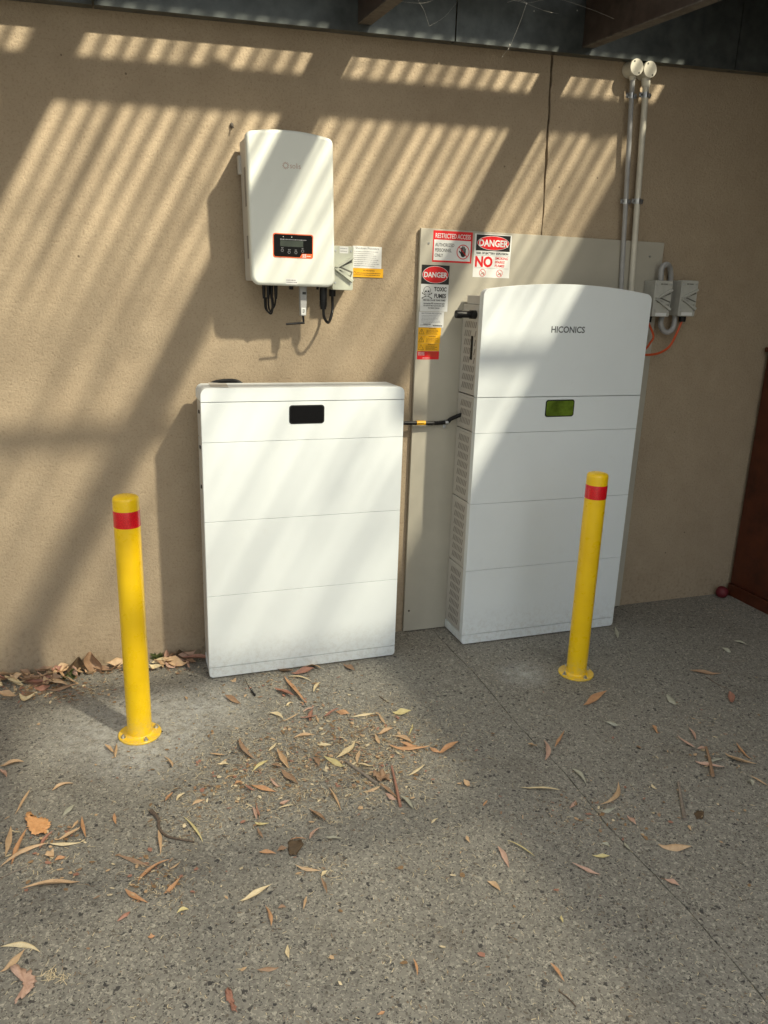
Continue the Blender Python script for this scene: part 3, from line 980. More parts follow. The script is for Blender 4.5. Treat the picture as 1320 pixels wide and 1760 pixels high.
# ------------------------------------------------------------------ rotary isolators
def isolator(name, label, cx, cz, yb, yf, w, h, mat, group, capt=True, glx=0.0):
    t = thing(name, label, 'isolator switch', (cx, yb, cz - h / 2), group)
    x0, x1, z0, z1 = cx - w / 2, cx + w / 2, cz - h / 2, cz + h / 2
    ym = yb + (yf - yb) * 0.62
    o = mesh_obj('back_box', bbox(x0, x1, ym + 0.001, yb, z0, z1, 0.004, 3), mat, t)
    bm = bmesh.new()
    prism(bm, rounded(x0 - 0.002, x1 + 0.002, z0 - 0.002, z1 + 0.002, 0.007), yf + 0.004, ym, 0.003, 2)
    fc = mesh_obj('front_plate', bm, mat, t)
    # raised arrow-shaped handle guard
    yp = yf + 0.004
    bm = bmesh.new()
    tip = (x0 + w * 0.10, cz)
    up = (x1 - w * 0.02, cz + h * 0.26)
    dn = (x1 - w * 0.02, cz - h * 0.30)
    for (a, b2, ww) in ((tip, up, 0.010), (tip, dn, 0.0125)):
        q = bar2(a, b2, ww)
        tmp = bmesh.new(); prism(tmp, q, yp - 0.012, yp + 0.001, 0.0012, 1)
        me = bpy.data.meshes.new('t'); tmp.to_mesh(me); tmp.free(); bm.from_mesh(me); bpy.data.meshes.remove(me)
    hd = mesh_obj('handle_guard', bm, mat, t)
    bm = bmesh.new()
    q = bar2((x0 + w * 0.26, cz - h * 0.035), (x1 - w * 0.16, cz - h * 0.14), 0.012)
    prism(bm, q, yp - 0.012, yp + 0.0005, 0.002, 2)
    mesh_obj('handle', bm, mat, t)
    flat('handle_shade', [bar2((x0 + w * 0.22, cz - h * 0.02), (x1 - w * 0.06, cz - h * 0.15), 0.026), bar2((x0 + w * 0.34, cz + h * 0.06), (x1 - w * 0.06, cz + h * 0.17), 0.011)], yp - 0.0004, MAT['isoshade'], hd)  # flat dark patches: shade around the handle put into colour
    for sx_ in (x0 + 0.009, x1 - 0.009):
        for sz in (z0 + 0.026, z1 - 0.016):
            bm = bmesh.new()
            cyl(bm, (sx_, yp + 0.001, sz), (sx_, yp - 0.0022, sz), 0.0035, n=10)
            mesh_obj('cover_screw', bm, MAT['zinc'], t)
    return t, fc, yp
t, fc, yp = isolator('isolator_switch', 'pale isolator switch mounted beside the wall inverter, partly tucked behind it', 0.910, 1.660, -0.002, -0.105, 0.082, 0.164, MAT['isopale'], 'weatherproof isolator switches')
a = WP(592, 430, yp)
flat('switch_label', [rect2(a.x - 0.020, a.x + 0.016, a.z - 0.012, a.z + 0.014)], yp - 0.0004, MAT['swhite'], fc)
flat('lettering', greek(a.x - 0.017, a.x + 0.013, a.z - 0.009, a.z + 0.011, 2, 3, 0.0025), yp - 0.0008, MAT['sgrey'], fc)
bm = bmesh.new()
cyl(bm, (0.880, -0.055, 1.578), (0.880, -0.055, 1.55), 0.0145, 0.0135, 16)
mesh_obj('cable_gland', bm, MAT['black'], t)
bm = bmesh.new()
tube(bm, [(g0.x, -0.12, 1.505), (g0.x + 0.004, -0.12, 1.47), (g0.x + 0.022, -0.11, 1.449), (0.866, -0.08, 1.462), (0.880, -0.06, 1.50), (0.880, -0.055, 1.555)], 0.0058, 10)
o = mesh_obj('black_cable', bm, MAT['black'])
tag(o, 'black cable looping under the wall inverter into the pale isolator', 'cable')

i1c, i2c = (2.452, 1.583), (2.608, 1.588)
t1, f1, y1 = isolator('isolator_switch', 'grey isolator switch at the top right corner of the pale board', i1c[0], i1c[1], -0.022, -0.112, 0.094, 0.158, MAT['isogrey'], 'weatherproof isolator switches')
t2, f2, y2 = isolator('isolator_switch', 'grey isolator switch on bare wall, farthest right of the three', i2c[0], i2c[1], -0.002, -0.100, 0.092, 0.160, MAT['isogrey'], 'weatherproof isolator switches')
for (tt, ff, yy, c) in ((t1, f1, y1, i1c), (t2, f2, y2, i2c)):
    flat('switch_label', [rect2(c[0] - 0.030, c[0] + 0.032, c[1] - 0.078, c[1] - 0.063)], yy - 0.0004, MAT['swhite'], ff)
    flat('lettering', greek(c[0] - 0.018, c[0] + 0.025, c[1] + 0.060, c[1] + 0.070, 1, 12, 0.006), yy - 0.0004, MAT['isoshade'], ff)
    bm = bmesh.new()
    gx = c[0] - 0.030 if c is i1c else c[0] + 0.010
    cyl(bm, (gx, -0.060, c[1] - 0.08), (gx, -0.060, c[1] - 0.108), 0.0175, 0.0155, 16)
    mesh_obj('cable_gland', bm, MAT['black'], tt)
# grey conduit looping over and under the first isolator
bm = bmesh.new()
a0, b0 = i1c, i2c
PTS = [WP(1136, 492, -0.062), WP(1136, 474, -0.062), WP(1138, 460, -0.062), WP(1145.5, 454.5, -0.055), WP(1151.5, 461, -0.030), WP(1152.5, 480, -0.018), WP(1148, 510, -0.016), WP(1139, 540, -0.040), WP(1135.5, 556, -0.05), WP(1140, 568, -0.05), WP(1148, 571, -0.05), WP(1156, 565, -0.05), WP(1159.5, 552, -0.05), WP(1160, 535, -0.05)]
tube(bm, PTS, 0.0125, 14, 8)
cd = mesh_obj('grey_conduit', bm, MAT['pvcgrey'])
tag(cd, 'glossy grey conduit looping over and under the isolators by the board', 'conduit')
# orange cables
bm = bmesh.new()
tube(bm, [(i1c[0] - 0.030, -0.06, i1c[1] - 0.105), WP(1123, 577, -0.06), WP(1117, 590, -0.07), WP(1108, 601, -0.09), WP(1090, 610, -0.12)], 0.0052, 8)
o = mesh_obj('orange_cable', bm, MAT['cableorange'])
tag(o, 'short orange cable dropping from the isolator on the board corner', 'cable', 'orange cables at the taller battery stack')
bm = bmesh.new()
tube(bm, [(i2c[0] + 0.010, -0.06, i2c[1] - 0.105), WP(1162, 575, -0.06), WP(1151, 595, -0.07), WP(1135, 606, -0.08), WP(1115, 610, -0.10), WP(1092, 609, -0.13)], 0.0056, 8)
o = mesh_obj('orange_cable', bm, MAT['cableorange'])
tag(o, 'long orange cable sweeping from the rightmost isolator behind the battery stack', 'cable', 'orange cables at the taller battery stack')

# ------------------------------------------------------------------ conduits with round boxes
def conduit(label, a, b_, r, mat, box_at, clips, yb=-0.034):
    p0, p1 = WP(*a, yb), WP(*b_, yb)
    t = thing('conduit_pipe', label, 'conduit', (p1.x, yb, p1.z), 'conduit pipes with round boxes')
    d = (p1 - p0)
    e = p0 + d * 1.12
    e.y = -0.034 if e.z < 1.8 else yb
    bm = bmesh.new()
    kz = 1.86
    tt = (kz - p0.z) / d.z
    kn = p0 + d * tt
    kn2 = p0 + d * (tt + 0.04); kn2.y = yb
    ee = p0 + d * 1.12; ee.y = yb
    tube(bm, [p0 + Vector((0, 0, 0.02)), kn, kn2, ee], r, 16, 1)
    mesh_obj('pipe', bm, mat, t)
    c = WP(*box_at, -0.062)
    bm = bmesh.new()
    top = Vector((c.x, 0, c.z))
    cyl(bm, (c.x, -0.002, c.z), (c.x, -0.056, c.z), 0.0325, 0.0325, 32)
    cyl(bm, (p0.x, yb, p0.z + 0.012), (c.x, yb, c.z - 0.028), r * 1.35, r * 1.45, 16)
    cyl(bm, (p0.x, yb, p0.z + 0.004), (p0.x, yb, p0.z + 0.013), r * 1.2, r * 1.35, 16)
    jb = mesh_obj('junction_box', bm, MAT['pvccream'], t)
    bm = bmesh.new()
    cyl(bm, (c.x, -0.0565, c.z), (c.x, -0.0615, c.z), 0.0335, 0.032, 32)
    lid = mesh_obj('lid', bm, MAT['pvccream'], jb)
    bm = bmesh.new()
    for s in (-1, 1):
        q = Vector((c.x - s * 0.014, -0.061, c.z + s * 0.021))
        cyl(bm, q, q + Vector((0, -0.0015, 0)), 0.0042, n=10)
    mesh_obj('lid_screw', bm, MAT['isoshade'], lid)
    for v in clips:
        s = (v - a[1]) / (b_[1] - a[1])
        q = p0 + d * s
        bm = bmesh.new()
        ax = d.normalized()
        cyl(bm, q - ax * 0.011, q + ax * 0.011, r * 1.13, n=18)
        for sx_ in (-1, 1):
            box(bm, q.x + sx_ * (r + 0.008) - 0.008, q.x + sx_ * (r + 0.008) + 0.008, yb + r * 0.1 - 0.0015, yb + r * 0.1 + 0.0015, q.z - 0.010, q.z + 0.010)
        cyl(bm, (q.x + r + 0.009, yb - 0.001, q.z), (q.x + r + 0.009, yb - 0.007, q.z), 0.0055, n=8)
        cyl(bm, (q.x - r - 0.009, yb - 0.001, q.z), (q.x - r - 0.009, yb - 0.007, q.z), 0.0055, n=8)
        mesh_obj('saddle_clip', bm, MAT['zinc'], t)
    return t
conduit('thinner grey conduit pipe, the left one of the pair above the taller battery', (1086.5, 140), (1067.5, 495), 0.0105, MAT['pvcgrey'], (1095, 115), (163, 340))
conduit('thicker cream conduit pipe, the right one of the pair above the taller battery', (1109.5, 152), (1084.5, 498), 0.0135, MAT['pvccream'], (1118, 119), (163, 340))

# ------------------------------------------------------------------ stickers on the board
YB = -0.0204
def sticker(name, label, x0, x1, z0, z1, mat, y=YB, cat='sticker', group=None):
    t = thing(name, label, cat, ((x0 + x1) / 2, y, z0), group)
    flat('backing', [rect2(x0, x1, z0, z1)], y, mat, t)
    return t
L1, L2, L3, L4 = YB - 0.0005, YB - 0.0009, YB - 0.0013, YB - 0.0017
# restricted access
x0, x1, z0, z1 = 1.325, 1.507, 1.703, 1.829
t = sticker('restricted_access_sign', 'red and white sign reading RESTRICTED ACCESS AUTHORIZED PERSONNEL ONLY with hand symbol', x0, x1, z0, z1, MAT['sred'], cat='sign')
flat('white_field', [rect2(x0 + 0.005, x1 - 0.007, z0 + 0.007, z1 - 0.036)], L1, MAT['swhite'], t)
text('lettering', ['RESTRICTED ACCESS'], (x0 + x1) / 2, z1 - 0.029, 0.0265, L1, MAT['swhite'], t, 'CENTER', 0.010, 0.66)
text('lettering', ['AUTHORIZED', 'PERSONNEL', 'ONLY'], x0 + 0.010, z0 + 0.063, 0.0195, L2, MAT['sblack'], t, 'LEFT', 0.004, 0.72, 1.08)
hx, hz, hr = x1 - 0.042, z0 + 0.045, 0.030
hand = [ell2(hx + 0.001, hz - 0.010, 0.0115, 0.011, 16), bar2((hx - 0.008, hz - 0.010), (hx - 0.008, hz + 0.016), 0.0052),
        bar2((hx - 0.0022, hz - 0.008), (hx - 0.002, hz + 0.022), 0.0052), bar2((hx + 0.004, hz - 0.008), (hx + 0.0045, hz + 0.020), 0.0052),
        bar2((hx + 0.0095, hz - 0.010), (hx + 0.0105, hz + 0.013), 0.0046), bar2((hx - 0.008, hz - 0.008), (hx - 0.017, hz + 0.002), 0.0050)]
for (px_, pz_) in ((-0.008, 0.016), (-0.002, 0.022), (0.0045, 0.020), (0.0105, 0.013), (-0.017, 0.002)):
    hand.append(ell2(hx + px_, hz + pz_, 0.0025, 0.0025, 10))
for i, pgy in enumerate(hand):
    flat('hand_symbol' if i == 0 else 'hand_symbol', [pgy], L2 - 0.00004 * i, MAT['sblack'], t) if i == -1 else None
flat('hand_symbol', [hand[0]], L2, MAT['sblack'], t)
flat('hand_fingers', hand[1:6], L2 - 0.0001, MAT['sblack'], t)
flat('finger_tips', hand[6:], L2 - 0.0002, MAT['sblack'], t)
flat('prohibition_ring', ring2(hx, hz, hr, hr, 0.0034), L3, MAT['sred'], t)
flat('prohibition_bar', [bar2((hx - hr * 0.68, hz + hr * 0.68), (hx + hr * 0.68, hz - hr * 0.68), 0.0032)], L3 - 0.0003, MAT['sred'], t)

def danger_head(t, x0, x1, z0, z1, size):
    flat('black_header', [rect2(x0, x1, z0, z1)], L1, MAT['sblack'], t)
    cx_, cz_ = (x0 + x1) / 2, (z0 + z1) / 2
    rx, rz = (x1 - x0) * 0.47, (z1 - z0) * 0.45
    flat('oval_edge', [ell2(cx_, cz_, rx, rz)], L2, MAT['swhite'], t)
    flat('oval', [ell2(cx_, cz_, rx - 0.0016, rz - 0.0016)], L3, MAT['sred'], t)
    text('lettering', ['DANGER'], cx_, cz_ - size * 0.36, size, L4, MAT['swhite'], t, 'CENTER', 0.032, 0.92)
# battery explosion
x0, x1, z0, z1 = 1.517, 1.694, 1.648, 1.826
t = sticker('explosion_warning_sign', 'white sign headed DANGER in a red oval, reading NO SMOKING SPARKS FLAMES', x0, x1, z0, z1, MAT['swhite'], cat='sign')
danger_head(t, x0 + 0.008, x1 - 0.006, z1 - 0.068, z1 - 0.003, 0.0375)
text('lettering', ['RISK OF BATTERY EXPLOSION'], (x0 + x1) / 2, z1 - 0.082, 0.0122, L1, MAT['sblack'], t, 'CENTER', 0.03, 0.93)
text('big_lettering', ['NO'], x0 + 0.006, z1 - 0.133, 0.058, L1, MAT['sred'], t, 'LEFT', 0.04, 0.92)
text('lettering', ['SMOKING', 'SPARKS', 'FLAMES'], x0 + 0.102, z1 - 0.102, 0.0148, L1, MAT['sred'], t, 'LEFT', 0.02, 0.95, 1.05, 0.15)
flat('rule_line', [rect2(x0 + 0.006, x1 - 0.006, z1 - 0.0875, z1 - 0.0867), rect2(x0 + 0.006, x1 - 0.006, z1 - 0.1395, z1 - 0.1387)], L1, MAT['sgrey'], t)
for cx_ in (x0 + 0.046, x0 + 0.128):
    cz_ = z0 + 0.019
    flat('prohibition_ring', ring2(cx_, cz_, 0.0155, 0.0155, 0.0018, 28), L2, MAT['sred'], t)
    flat('prohibition_bar', [bar2((cx_ - 0.010, cz_ + 0.010), (cx_ + 0.010, cz_ - 0.010), 0.0018)], L3, MAT['sred'], t)
    flat('pictogram', [bar2((cx_ - 0.008, cz_ - 0.007), (cx_ + 0.006, cz_ + 0.002), 0.0028), bar2((cx_ + 0.004, cz_ - 0.009), (cx_ + 0.009, cz_ - 0.001), 0.0022)], L2, MAT['sbrown'], t)
# toxic fumes
x0, x1, z0, z1 = 1.279, 1.407, 1.499, 1.690
t = sticker('toxic_fumes_sign', 'DANGER TOXIC FUMES sign with skull and crossbones at the board\'s left edge', x0, x1, z0, z1, MAT['swhite'], cat='sign')
danger_head(t, x0, x1, z1 - 0.078, z1, 0.029)
text('lettering', ['TOXIC', 'FUMES'], x1 - 0.038, z1 - 0.106, 0.0235, L1, MAT['sblack'], t, 'CENTER', 0.03, 0.80, 1.18)
sx0, sz0 = x0 + 0.029, z1 - 0.104
flat('crossbones', [bar2((sx0 - 0.021, sz0 - 0.013), (sx0 + 0.021, sz0 - 0.031), 0.0026)], L1, MAT['sblack'], t)
flat('crossbones', [bar2((sx0 - 0.021, sz0 - 0.031), (sx0 + 0.021, sz0 - 0.013), 0.0026)], L1 - 0.0001, MAT['sblack'], t)
flat('bone_ends', [ell2(sx0 + i * 0.0215, sz0 + j, 0.0024, 0.0028, 10) for i in (-1, 1) for j in (-0.0115, -0.0325)], L1 - 0.0002, MAT['sblack'], t)
flat('skull_outline', [ell2(sx0, sz0, 0.0165, 0.0165)], L2, MAT['sblack'], t)
flat('jaw_outline', [rounded(sx0 - 0.009, sx0 + 0.009, sz0 - 0.025, sz0 - 0.010, 0.004, 3)], L2 - 0.0001, MAT['sblack'], t)
flat('skull_bone', [ell2(sx0, sz0, 0.0148, 0.0148)], L3, MAT['swhite'], t)
flat('jaw_bone', [rounded(sx0 - 0.0075, sx0 + 0.0075, sz0 - 0.0235, sz0 - 0.010, 0.003, 3)], L3 - 0.0001, MAT['swhite'], t)
flat('skull_face', [ell2(sx0 - 0.0062, sz0 - 0.004, 0.0042, 0.0036, 14), ell2(sx0 + 0.0062, sz0 - 0.004, 0.0042, 0.0036, 14), [(sx0 - 0.002, sz0 - 0.0125), (sx0 + 0.002, sz0 - 0.0125), (sx0, sz0 - 0.0085)], rect2(sx0 - 0.006, sx0 + 0.006, sz0 - 0.0185, sz0 - 0.0175)], L4, MAT['sblack'], t)
text('lettering', ['FIRE WILL CAUSE TOXIC FUMES'], (x0 + x1) / 2, z0 + 0.044, 0.0085, L1, MAT['sblack'], t, 'CENTER', 0.03, 0.86)
text('lettering', ['Appropriate PPE requirements apply', 'for entering this room/working with', 'the battery systems'], (x0 + x1) / 2, z0 + 0.031, 0.0083, L1, MAT['sblack'], t, 'CENTER', 0.02, 0.80, 1.12)
flat('rule_line', [rect2(x0 + 0.006, x1 - 0.006, z0 + 0.0528, z0 + 0.0534)], L1, MAT['sgrey'], t)
# shutdown sheet
x0, x1, z0, z1 = 1.2755, 1.392, 1.4325, 1.4975
t = sticker('shutdown_procedure_sticker', 'small white printed sticker under the TOXIC FUMES sign, above the yellow stickers', x0, x1, z0, z1, MAT['swhite'])
text('lettering', ['SHUTDOWN PROCEDURE'], (x0 + x1) / 2, z1 - 0.0095, 0.0083, L1, MAT['sgrey'], t, 'CENTER', 0.02, 0.95)
flat('small_print', greek(x0 + 0.012, x1 - 0.010, z0 + 0.018, z1 - 0.013, 6, 41, 0.0016) + greek(x0 + 0.006, x0 + 0.045, z0 + 0.006, z0 + 0.014, 2, 42, 0.0016), L1, MAT['sgrey'], t)
flat('bold_print', greek(x0 + 0.022, x0 + 0.060, z0 + 0.010, z0 + 0.016, 1, 44, 0.0042) + greek(x1 - 0.050, x1 - 0.006, z0 + 0.004, z0 + 0.010, 1, 43, 0.0045), L2, MAT['sblack'], t)
# yellow warnings
ylab = ['topmost of three yellow warning stickers stacked on the board\'s left edge', 'middle of three yellow warning stickers stacked on the board\'s left edge', 'lowest of three yellow warning stickers, just above the red one']
for k in range(3):
    za, zb = 1.4315 - 0.0335 * (k + 1) + 0.0006, 1.4315 - 0.0335 * k
    xa, xb = 1.2750, 1.3815 - 0.002 * k
    t = sticker('warning_sticker', ylab[k], xa, xb, za, zb, MAT['syellow'], group='yellow warning stickers on the board')
    tx, tz = xa + 0.016, (za + zb) / 2 - 0.001
    s = 0.0125
    A_, B_, C_ = (tx - s, tz - s * 0.8), (tx + s, tz - s * 0.8), (tx, tz + s * 0.95)
    flat('warning_triangle', [bar2(A_, B_, 0.0016)], L1, MAT['sbrown'], t)
    flat('warning_triangle', [bar2(B_, C_, 0.0016)], L1 - 0.0001, MAT['sbrown'], t)
    flat('warning_triangle', [bar2(C_, A_, 0.0016)], L1 - 0.0002, MAT['sbrown'], t)
    flat('exclamation_mark', [bar2((tx, tz - 0.003), (tx, tz + 0.005), 0.002), ell2(tx, tz - 0.0062, 0.0012, 0.0012, 8)], L1, MAT['sbrown'], t)
    text('lettering', ['WARNING'], (xa + xb) / 2 + 0.014, zb - 0.0068, 0.0072, L1, MAT['sbrown'], t, 'CENTER', 0.02)
    flat('small_print', greek(xa + 0.038, xb - 0.008, za + 0.003, zb - 0.009, 4, 50 + k, 0.0022), L1, MAT['sbrown'], t)
t = sticker('warning_sticker', 'dark red warning sticker at the bottom of the column on the board', 1.2745, 1.3775, 1.2955, 1.3305, MAT['sred'])
flat('small_print', greek(1.279, 1.312, 1.312, 1.328, 3, 61, 0.0024) + greek(1.300, 1.345, 1.299, 1.304, 1, 62, 0.002), L1, MAT['swhite'], t)
flat('faint_print', greek(1.325, 1.373, 1.308, 1.328, 4, 63, 0.0016), L1, MAT['sbrown'], t)
# stickers on the render beside the inverter
YR = -0.0035
x0, x1 = 0.9785, 1.104
t = sticker('shutdown_procedure_sticker', 'white printed sheet on the render right of the pale isolator switch', x0, x1, 1.666, 1.752, MAT['swhite'], YR)
bm = bbox(x0, x1, YR + 0.0003, -0.0002, 1.666, 1.752); mesh_obj('adhesive', bm, MAT['swhite'], t, smooth=False)
text('lettering', ['Shutdown Procedure'], (x0 + x1) / 2, 1.740, 0.0125, YR - 0.0004, MAT['sgrey'], t, 'CENTER', 0.01, 0.95)
flat('small_print', greek(x0 + 0.006, x1 - 0.006, 1.671, 1.735, 8, 71, 0.0024), YR - 0.0004, MAT['sgrey'], t)
x1 = 1.113
t = sticker('warning_sticker', 'yellow WARNING sticker on the render just below the white sheet', x0 + 0.001, x1, 1.630, 1.6655, MAT['syellow'], YR)
bm = bbox(x0 + 0.001, x1, YR + 0.0003, -0.0002, 1.630, 1.6655); mesh_obj('adhesive', bm, MAT['syellow'], t, smooth=False)
text('lettering', ['WARNING'], (x0 + x1) / 2 + 0.004, 1.6535, 0.0105, YR - 0.0004, MAT['sbrown'], t, 'CENTER', 0.01)
flat('small_print', greek(x0 + 0.020, x1 - 0.008, 1.635, 1.650, 2, 72, 0.003), YR - 0.0004, MAT['sbrown'], t)
tx, tz, s = x0 + 0.010, 1.645, 0.0085
flat('warning_triangle', [bar2((tx - s, tz - s * 0.8), (tx + s, tz - s * 0.8), 0.0015), bar2((tx + s, tz - s * 0.8 + 0.002), (tx, tz + s), 0.0013), bar2((tx, tz + s), (tx - s, tz - s * 0.8 + 0.002), 0.0013)], YR - 0.0004, MAT['sbrown'], t)

# ------------------------------------------------------------------ bollards
def bollard(x, y, label, rot=0.0):
    t = thing('safety_bollard', label, 'bollard', (x, y, 0), 'yellow safety bollards')
    bm = bmesh.new()
    lathe(bm, [(0.0, 0.008), (0.0432, 0.008), (0.0432, 0.862), (0.0432, 0.885), (0.0418, 0.892), (0.037, 0.897), (0.022, 0.9015), (0.0, 0.903)], (x, y, 0))
    mesh_obj('post', bm, MAT['yellow'], t)
    bm = bmesh.new()
    lathe(bm, [(0.0433, 0.794), (0.0440, 0.795), (0.0440, 0.850), (0.0433, 0.851)], (x, y, 0))
    mesh_obj('reflective_band', bm, MAT['tape'], t)
    bm = bmesh.new()
    lathe(bm, [(0.0, 0.0005), (0.0745, 0.0005), (0.0755, 0.002), (0.0755, 0.0065), (0.0742, 0.008), (0.052, 0.008), (0.0485, 0.0095), (0.0437, 0.014), (0.0430, 0.014)], (x, y, 0))
    mesh_obj('base_plate', bm, MAT['yellow'], t)
    for k in range(4):
        a = rot + k * PI / 2
        c = (x + 0.061 * math.cos(a), y + 0.061 * math.sin(a))
        bm = bmesh.new()
        cyl(bm, (c[0], c[1], 0.008), (c[0], c[1], 0.010), 0.009, n=20)
        cyl(bm, (c[0], c[1], 0.010), (c[0], c[1], 0.0165), 0.0063, 0.0063, n=6)
        cyl(bm, (c[0], c[1], 0.0165), (c[0], c[1], 0.021), 0.0032, 0.0026, n=10)
        mesh_obj('anchor_bolt', bm, MAT['zinc'], t)
bollard(0.030, -0.585, 'yellow bollard with red band standing in the sun before the bare wall', R(-72))
bollard(1.848, -0.612, 'yellow bollard with red band standing in shade before the taller battery', R(-84))

# ------------------------------------------------------------------ brown cupboard and red ball at the right
cp_ = thing('timber_cupboard', 'dark red-brown timber cupboard at the right edge against the wall', 'cupboard', (3.7, -0.4, 0))
X0 = 3.215
bm = bbox(X0, 3.86, -1.0, -0.02, 0.07, 1.335, 0.004, 1)
mesh_obj('carcass', bm, MAT['brown'], cp_)
bm = bbox(X0 - 0.012, 3.87, -1.012, -0.02, 0.0, 0.068, 0.003, 1)
mesh_obj('plinth', bm, MAT['brown'], cp_)
bm = bbox(X0 - 0.022, 3.88, -1.022, -0.018, 1.337, 1.362, 0.005, 2)
mesh_obj('top', bm, MAT['brown'], cp_)
bm = bbox(X0 + 0.03, X0 + 0.24, -1.004, -0.998, 0.1, 1.3, 0.001, 1)
mesh_obj('door_panel', bm, MAT['brown'], cp_)
bm = bmesh.new()
c = GP(1236, 1022, 0.03)
bmesh.ops.create_uvsphere(bm, u_segments=28, v_segments=18, radius=0.033, matrix=Matrix.Translation((3.135, -0.055, 0.0335)))
o = mesh_obj('rubber_ball', bm, MAT['redball'], smooth=True, wn_mod=False, angle=180)
tag(o, 'dull red ball lying in the corner by the brown cupboard', 'ball')

# ------------------------------------------------------------------ cobweb
cw = bmesh.new()
def st(pts, r=0.0006):
    tube(cw, [WP(u, v, y) for (u, v, y) in pts], r * 0.38, 5, 4)
st([(905, 6, -0.30), (893, 40, -0.27), (884, 62, -0.25), (876, 80, -0.23), (862, 99, -0.20)], 0.0011)
st([(905, 6, -0.30), (880, -20, -0.28)], 0.0008)
st([(905, 6, -0.30), (935, 18, -0.2), (960, 24, -0.1)], 0.0006)
st([(905, 6, -0.30), (955, -2, -0.3), (1010, 14, -0.3), (1055, 32, -0.3)], 0.0006)
st([(905, 6, -0.30), (890, 0, -0.30), (872, 4, -0.29)], 0.0009)
st([(905, 6, -0.3), (815, -14, -0.2), (723, -10, -0.15), (730, 20, -0.13), (738, 45, -0.1)], 0.0006)
st([(738, 45, -0.1), (765, 28, -0.1), (792, -5, -0.12)], 0.0005)
st([(690, 3, -0.2), (730, 5, -0.15), (760, -8, -0.15)], 0.0005)
for (u, v, y, r) in ((876, 78, -0.23, 0.0045), (874, 84, -0.23, 0.003), (905, 6, -0.3, 0.0032), (918, 19, -0.25, 0.0022), (992, 18, -0.3, 0.002), (864, 97, -0.2, 0.0022)):
    c = WP(u, v, y)
    bmesh.ops.create_icosphere(cw, subdivisions=1, radius=r, matrix=Matrix.Translation(c) @ Matrix.Diagonal((0.7, 0.7, 1.3, 1)))
o = mesh_obj('cobweb', cw, MAT['web'], smooth=False)
tag(o, 'wispy dusty cobweb strands hanging from the beam near the top', 'cobweb')

# ------------------------------------------------------------------ leaves and litter
rl = random.Random(11)
LEAFOBJ = []
SHADE = 0
def leaf_mesh(A, B, bend, width, seed, curl=0.35, lift=0.004, tip=0.25, twist=0.0):
    rnd = random.Random(seed)
    bm = bmesh.new()
    A, B = Vector(A), Vector(B)
    d = B - A
    L = d.length or 0.01
    n = d.normalized()
    s = Vector((-n.y, n.x, 0))
    segs, ac = 12, 5
    rows = []
    wob = [rnd.uniform(-1, 1) for _ in range(4)]
    cu = curl * rnd.uniform(0.5, 1.4) * rnd.choice((1, 1, -1))
    pk = rnd.uniform(0.35, 0.6)
    for i in range(segs + 1):
        t = i / segs
        cpos = A + d * t + s * (bend * 4 * t * (1 - t))
        tg_ = (d + s * bend * 4 * (1 - 2 * t)).normalized()
        sd = Vector((-tg_.y, tg_.x, 0))
        pr = (t / pk) ** 0.75 if t < pk else ((1 - t) / (1 - pk)) ** 0.8
        w = max(0.03, min(1, pr)) ** 1.05 * width * (1 + 0.06 * wob[0] * math.sin(9 * t + wob[1]))
        zc = lift + 0.30 * width * abs(math.sin(3.0 * t + wob[2])) + tip * width * (abs(2 * t - 1) ** 3) * (0.5 + 0.5 * wob[3])
        row = []
        for k in range(ac):
            q = (k / (ac - 1)) * 2 - 1
            zz = zc + cu * w * (q * q - 0.5) + twist * w * q * math.sin(PI * t)
            rr = 0.5 * w * q * (1 + 0.05 * math.sin(13 * t + k))
            row.append(bm.verts.new(cpos + sd * rr + Vector((0, 0, max(0.0012, zz)))))
        rows.append(row)
    for a, b in zip(rows, rows[1:]):
        for k in range(ac - 1):
            bm.faces.new((a[k], a[k + 1], b[k + 1], b[k]))
    return bm
def px_width(u, v, du, dv, w):
    """metres across for w pixels measured square to direction (du,dv)"""
    l = math.hypot(du, dv) or 1
    nx, ny = -dv / l, du / l
    return (GP(u + nx * w / 2, v + ny * w / 2) - GP(u - nx * w / 2, v - ny * w / 2)).length
def leaf(u0, v0, u1, v1, w, colr, bend=0, label=None, name='gum_leaf', cat='leaf', **kw):
    A, B = GP(u0, v0), GP(u1, v1)
    um, vm = (u0 + u1) / 2, (v0 + v1) / 2
    l = math.hypot(u1 - u0, v1 - v0) or 1
    bn = 0
    if bend:
        nx, ny = (v1 - v0) / l, -(u1 - u0) / l     # pixel normal; positive = upward for a left-to-right leaf
        C = GP(um + nx * bend, vm + ny * bend) - GP(um, vm)
        d = (B - A).normalized()
        bn = C.dot(Vector((-d.y, d.x, 0)))
    W_ = min(0.034, px_width(um, vm, u1 - u0, v1 - v0, w) * 0.75)
    bm = leaf_mesh(A, B, bn, W_, int(u0 * 7 + v0), **kw)
    o = mesh_obj(name, bm, LEAF[colr][0], smooth=True, wn_mod=False, angle=180)
    LEAFOBJ.append([o, um, vm, (B - A).length, W_, colr, label, cat])
    return o
